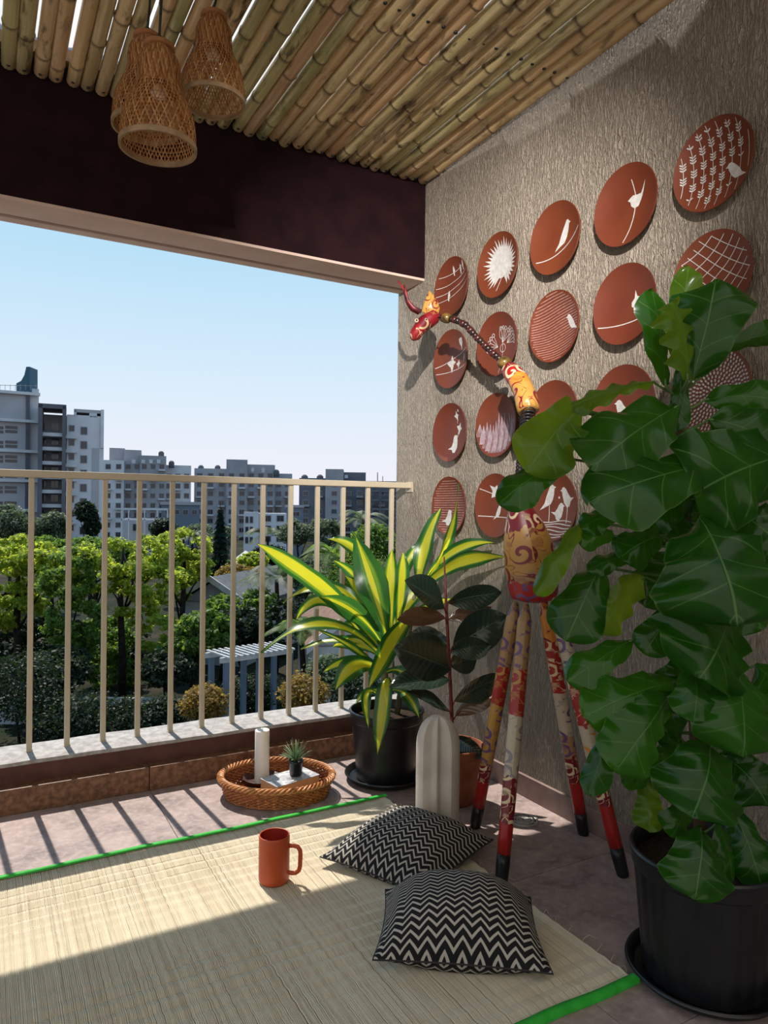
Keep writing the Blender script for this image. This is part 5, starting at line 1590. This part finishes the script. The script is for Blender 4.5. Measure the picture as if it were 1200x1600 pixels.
GT = [
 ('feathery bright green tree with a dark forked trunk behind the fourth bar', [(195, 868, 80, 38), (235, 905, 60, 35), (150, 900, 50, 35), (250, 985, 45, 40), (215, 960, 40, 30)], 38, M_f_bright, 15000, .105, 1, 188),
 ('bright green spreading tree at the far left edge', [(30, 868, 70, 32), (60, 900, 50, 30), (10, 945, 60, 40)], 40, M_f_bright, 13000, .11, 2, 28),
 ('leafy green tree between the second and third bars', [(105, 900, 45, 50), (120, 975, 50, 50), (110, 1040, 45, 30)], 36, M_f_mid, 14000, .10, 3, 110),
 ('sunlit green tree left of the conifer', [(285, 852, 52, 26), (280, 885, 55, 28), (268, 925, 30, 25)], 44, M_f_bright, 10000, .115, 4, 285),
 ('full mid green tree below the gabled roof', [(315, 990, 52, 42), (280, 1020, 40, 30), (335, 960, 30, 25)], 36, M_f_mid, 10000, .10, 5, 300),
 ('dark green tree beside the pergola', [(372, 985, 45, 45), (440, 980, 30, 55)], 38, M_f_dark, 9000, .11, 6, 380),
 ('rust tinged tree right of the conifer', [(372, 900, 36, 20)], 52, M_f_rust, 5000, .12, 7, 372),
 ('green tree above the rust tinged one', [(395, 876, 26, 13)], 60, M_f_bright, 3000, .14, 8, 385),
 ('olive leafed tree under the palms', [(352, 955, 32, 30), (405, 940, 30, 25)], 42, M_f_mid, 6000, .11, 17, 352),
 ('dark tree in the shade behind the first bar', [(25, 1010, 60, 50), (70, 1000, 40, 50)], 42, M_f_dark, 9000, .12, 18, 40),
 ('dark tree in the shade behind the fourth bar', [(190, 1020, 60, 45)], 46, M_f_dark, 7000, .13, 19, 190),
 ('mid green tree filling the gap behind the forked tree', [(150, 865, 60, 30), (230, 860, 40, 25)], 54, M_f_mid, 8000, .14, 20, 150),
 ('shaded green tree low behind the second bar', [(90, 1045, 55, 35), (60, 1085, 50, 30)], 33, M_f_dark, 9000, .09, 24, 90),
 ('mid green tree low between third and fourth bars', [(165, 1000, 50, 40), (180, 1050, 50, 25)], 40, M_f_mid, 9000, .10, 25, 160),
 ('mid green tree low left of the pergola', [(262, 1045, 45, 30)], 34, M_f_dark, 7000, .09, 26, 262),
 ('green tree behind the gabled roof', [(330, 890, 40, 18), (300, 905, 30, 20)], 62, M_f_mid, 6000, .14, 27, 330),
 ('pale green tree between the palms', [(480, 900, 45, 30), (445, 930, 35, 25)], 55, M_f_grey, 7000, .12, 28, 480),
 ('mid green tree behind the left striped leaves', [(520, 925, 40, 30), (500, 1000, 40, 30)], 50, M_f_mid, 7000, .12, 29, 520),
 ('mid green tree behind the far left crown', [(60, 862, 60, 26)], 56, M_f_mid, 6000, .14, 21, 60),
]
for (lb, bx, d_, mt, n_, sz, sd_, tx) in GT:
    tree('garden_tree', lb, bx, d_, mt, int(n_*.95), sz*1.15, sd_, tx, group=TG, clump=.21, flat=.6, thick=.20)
TF = 'far trees in front of the buildings'
FT = [
 ('grey green tree mass below the slit window tower', [(10, 815, 34, 30), (40, 825, 20, 22)], 70, M_f_grey, 7000, .15, 9, 18),
 ('grey green tree in front of the balcony tower', [(82, 822, 26, 24)], 70, M_f_grey, 5000, .15, 10, 82),
 ('dark slanting tree against the white tower', [(134, 800, 16, 18), (144, 820, 14, 22)], 66, M_f_dark, 4500, .14, 11, 142),
 ('dark bushy tree before the blue-grey building', [(255, 826, 20, 16)], 75, M_f_dark, 4000, .15, 12, 255),
 ('grey green tree with two crowns before the unfinished block', [(462, 832, 26, 22), (505, 832, 28, 24)], 70, M_f_grey, 6000, .15, 13, 470),
 ('green tree by the end of the wall', [(585, 850, 36, 30)], 60, M_f_mid, 6000, .14, 14, 585),
 ('round green tree behind the villa', [(352, 838, 18, 16)], 85, M_f_grey, 3000, .17, 15, 350),
 ('pale green tree left of the white villa', [(312, 832, 20, 14)], 90, M_f_grey, 3000, .17, 16, 315),
 ('dark green tree right of the conifer foot', [(420, 868, 30, 16)], 76, M_f_dark, 4000, .15, 22, 420),
 ('mid green tree behind the far palms', [(545, 868, 40, 22)], 72, M_f_grey, 5000, .15, 23, 545),
]
for (lb, bx, d_, mt, n_, sz, sd_, tx) in FT:
    tree('far_tree', lb, bx, d_, mt, n_, sz, sd_, tx, group=TF, clump=.3, flat=.7)
TS = 'shrubs on the ground below the balcony'
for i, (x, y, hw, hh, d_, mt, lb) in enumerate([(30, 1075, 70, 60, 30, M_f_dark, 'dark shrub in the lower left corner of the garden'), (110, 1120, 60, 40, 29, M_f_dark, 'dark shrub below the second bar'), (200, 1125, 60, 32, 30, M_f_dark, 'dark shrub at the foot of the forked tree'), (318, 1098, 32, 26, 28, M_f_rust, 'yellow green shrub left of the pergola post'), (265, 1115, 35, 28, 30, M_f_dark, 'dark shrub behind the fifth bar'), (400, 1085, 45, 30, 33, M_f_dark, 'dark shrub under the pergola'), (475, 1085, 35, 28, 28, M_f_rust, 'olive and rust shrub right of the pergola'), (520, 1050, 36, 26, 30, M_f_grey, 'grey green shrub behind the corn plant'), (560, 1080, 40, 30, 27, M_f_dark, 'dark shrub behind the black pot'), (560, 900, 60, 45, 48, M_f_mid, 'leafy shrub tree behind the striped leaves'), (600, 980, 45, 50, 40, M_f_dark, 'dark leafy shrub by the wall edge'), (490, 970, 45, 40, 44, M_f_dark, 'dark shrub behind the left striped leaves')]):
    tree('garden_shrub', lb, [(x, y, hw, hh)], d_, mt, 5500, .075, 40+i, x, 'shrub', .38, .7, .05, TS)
# conifer
d = 60; cb = at_d(342, 1000, d); cb.z = GZ
con = empty('conifer_tree', cb, 'dark narrow conifer standing in front of the apartment blocks', 'tree')
rg_ = np.random.default_rng(77); n = 5200
topz = at_d(342, 792, d).z; botz = at_d(342, 905, d).z
t = rg_.random(n)**.7; z = topz+(botz-topz)*t; ang = rg_.random(n)*2*np.pi
tier = (t*13) % 1.0
R_ = (.15+1.55*t)*(.35+.65*tier)*(.3+.7*rg_.random(n)**.5)
P_ = np.stack([cb.x+R_*np.cos(ang), cb.y+R_*np.sin(ang), z-.15*R_], 1)
out = np.stack([np.cos(ang), np.sin(ang), -.35+0*ang], 1); side = np.stack([-np.sin(ang), np.cos(ang), 0*ang], 1)
s = .22
V = np.stack([P_-out*s*.3, P_+side*s*.35, P_+out*s, P_-side*s*.35], 1).reshape(-1, 3)
mesh_np('foliage', V, np.arange(4*n).reshape(-1, 4), foliage_mat('conifer_needles', (.008, .022, .016), (.018, .04, .025), (.02, .05, .02), .2), con)
mb = MB(); mb.tube([cb, Vector((cb.x, cb.y, topz+.3))], [.2, .03], 8); mb.build('trunk', M_trunk, con)
# palms
def palm(px, py, d, L, nf, seed, mat, label):
    c = at_d(px, py, d); base = Vector((c.x, c.y, GZ)); rr = random.Random(seed)
    root = empty('palm_tree', base, label, 'tree', 'palms in the garden')
    mb = MB(); mb.tube([base, base.lerp(c, .5)+ER*.15, c], [.2, .16, .13], 8); mb.build('trunk', M_trunk, root)
    for k in range(nf):
        a = 2*math.pi*k/nf+rr.uniform(-.2, .2); el = rr.uniform(.1, 1.15); l = L*rr.uniform(.8, 1.1)
        h = Vector((math.cos(a), math.sin(a), 0)); B = c; Mi = c+h*(l*.5*math.cos(el))+EZ*(l*.55*math.sin(el)+.25); T = c+h*(l*.95*math.cos(el*.7))+EZ*(l*.45*math.sin(el)-l*.28)
        vs, fs = [], []
        for q in range(26):
            v = .1+.9*q/25; p = bez(B, Mi, T, v); tg = ((Mi-B)*(1-v)+(T-Mi)*v).normalized(); sd_ = tg.cross(EZ)
            sd_ = sd_.normalized() if sd_.length > 1e-4 else ER
            w = l*.26*math.sin(math.pi*min(1, v*.92+.06))**.7
            for s in (-1, 1):
                b0 = len(vs); dr = (sd_*s*.8+tg*.6-EZ*.35).normalized()
                vs += [p, p+tg*.06*l/2, p+dr*w+tg*.02, p+dr*w*.5-tg*.02]; fs.append((b0, b0+1, b0+2, b0+3))
        mb = MB(); mb.add(vs, fs); mb.build('frond', mat, root)
palm(432, 905, 44, 3.0, 15, 1, M_f_grey, 'pale palm with drooping fronds behind the left striped leaf')
palm(520, 868, 50, 3.0, 15, 2, M_f_mid, 'green palm in front of the unfinished block')
palm(418, 838, 75, 3.2, 13, 3, M_f_grey, 'small far palm below the white villa')
palm(566, 812, 70, 3.2, 13, 4, M_f_grey, 'far palm close to the end of the wall')
palm(300, 842, 80, 3.0, 13, 5, M_f_grey, 'far palm just left of the conifer')
palm(470, 985, 36, 2.2, 13, 6, M_f_mid, 'low palm above the pergola')
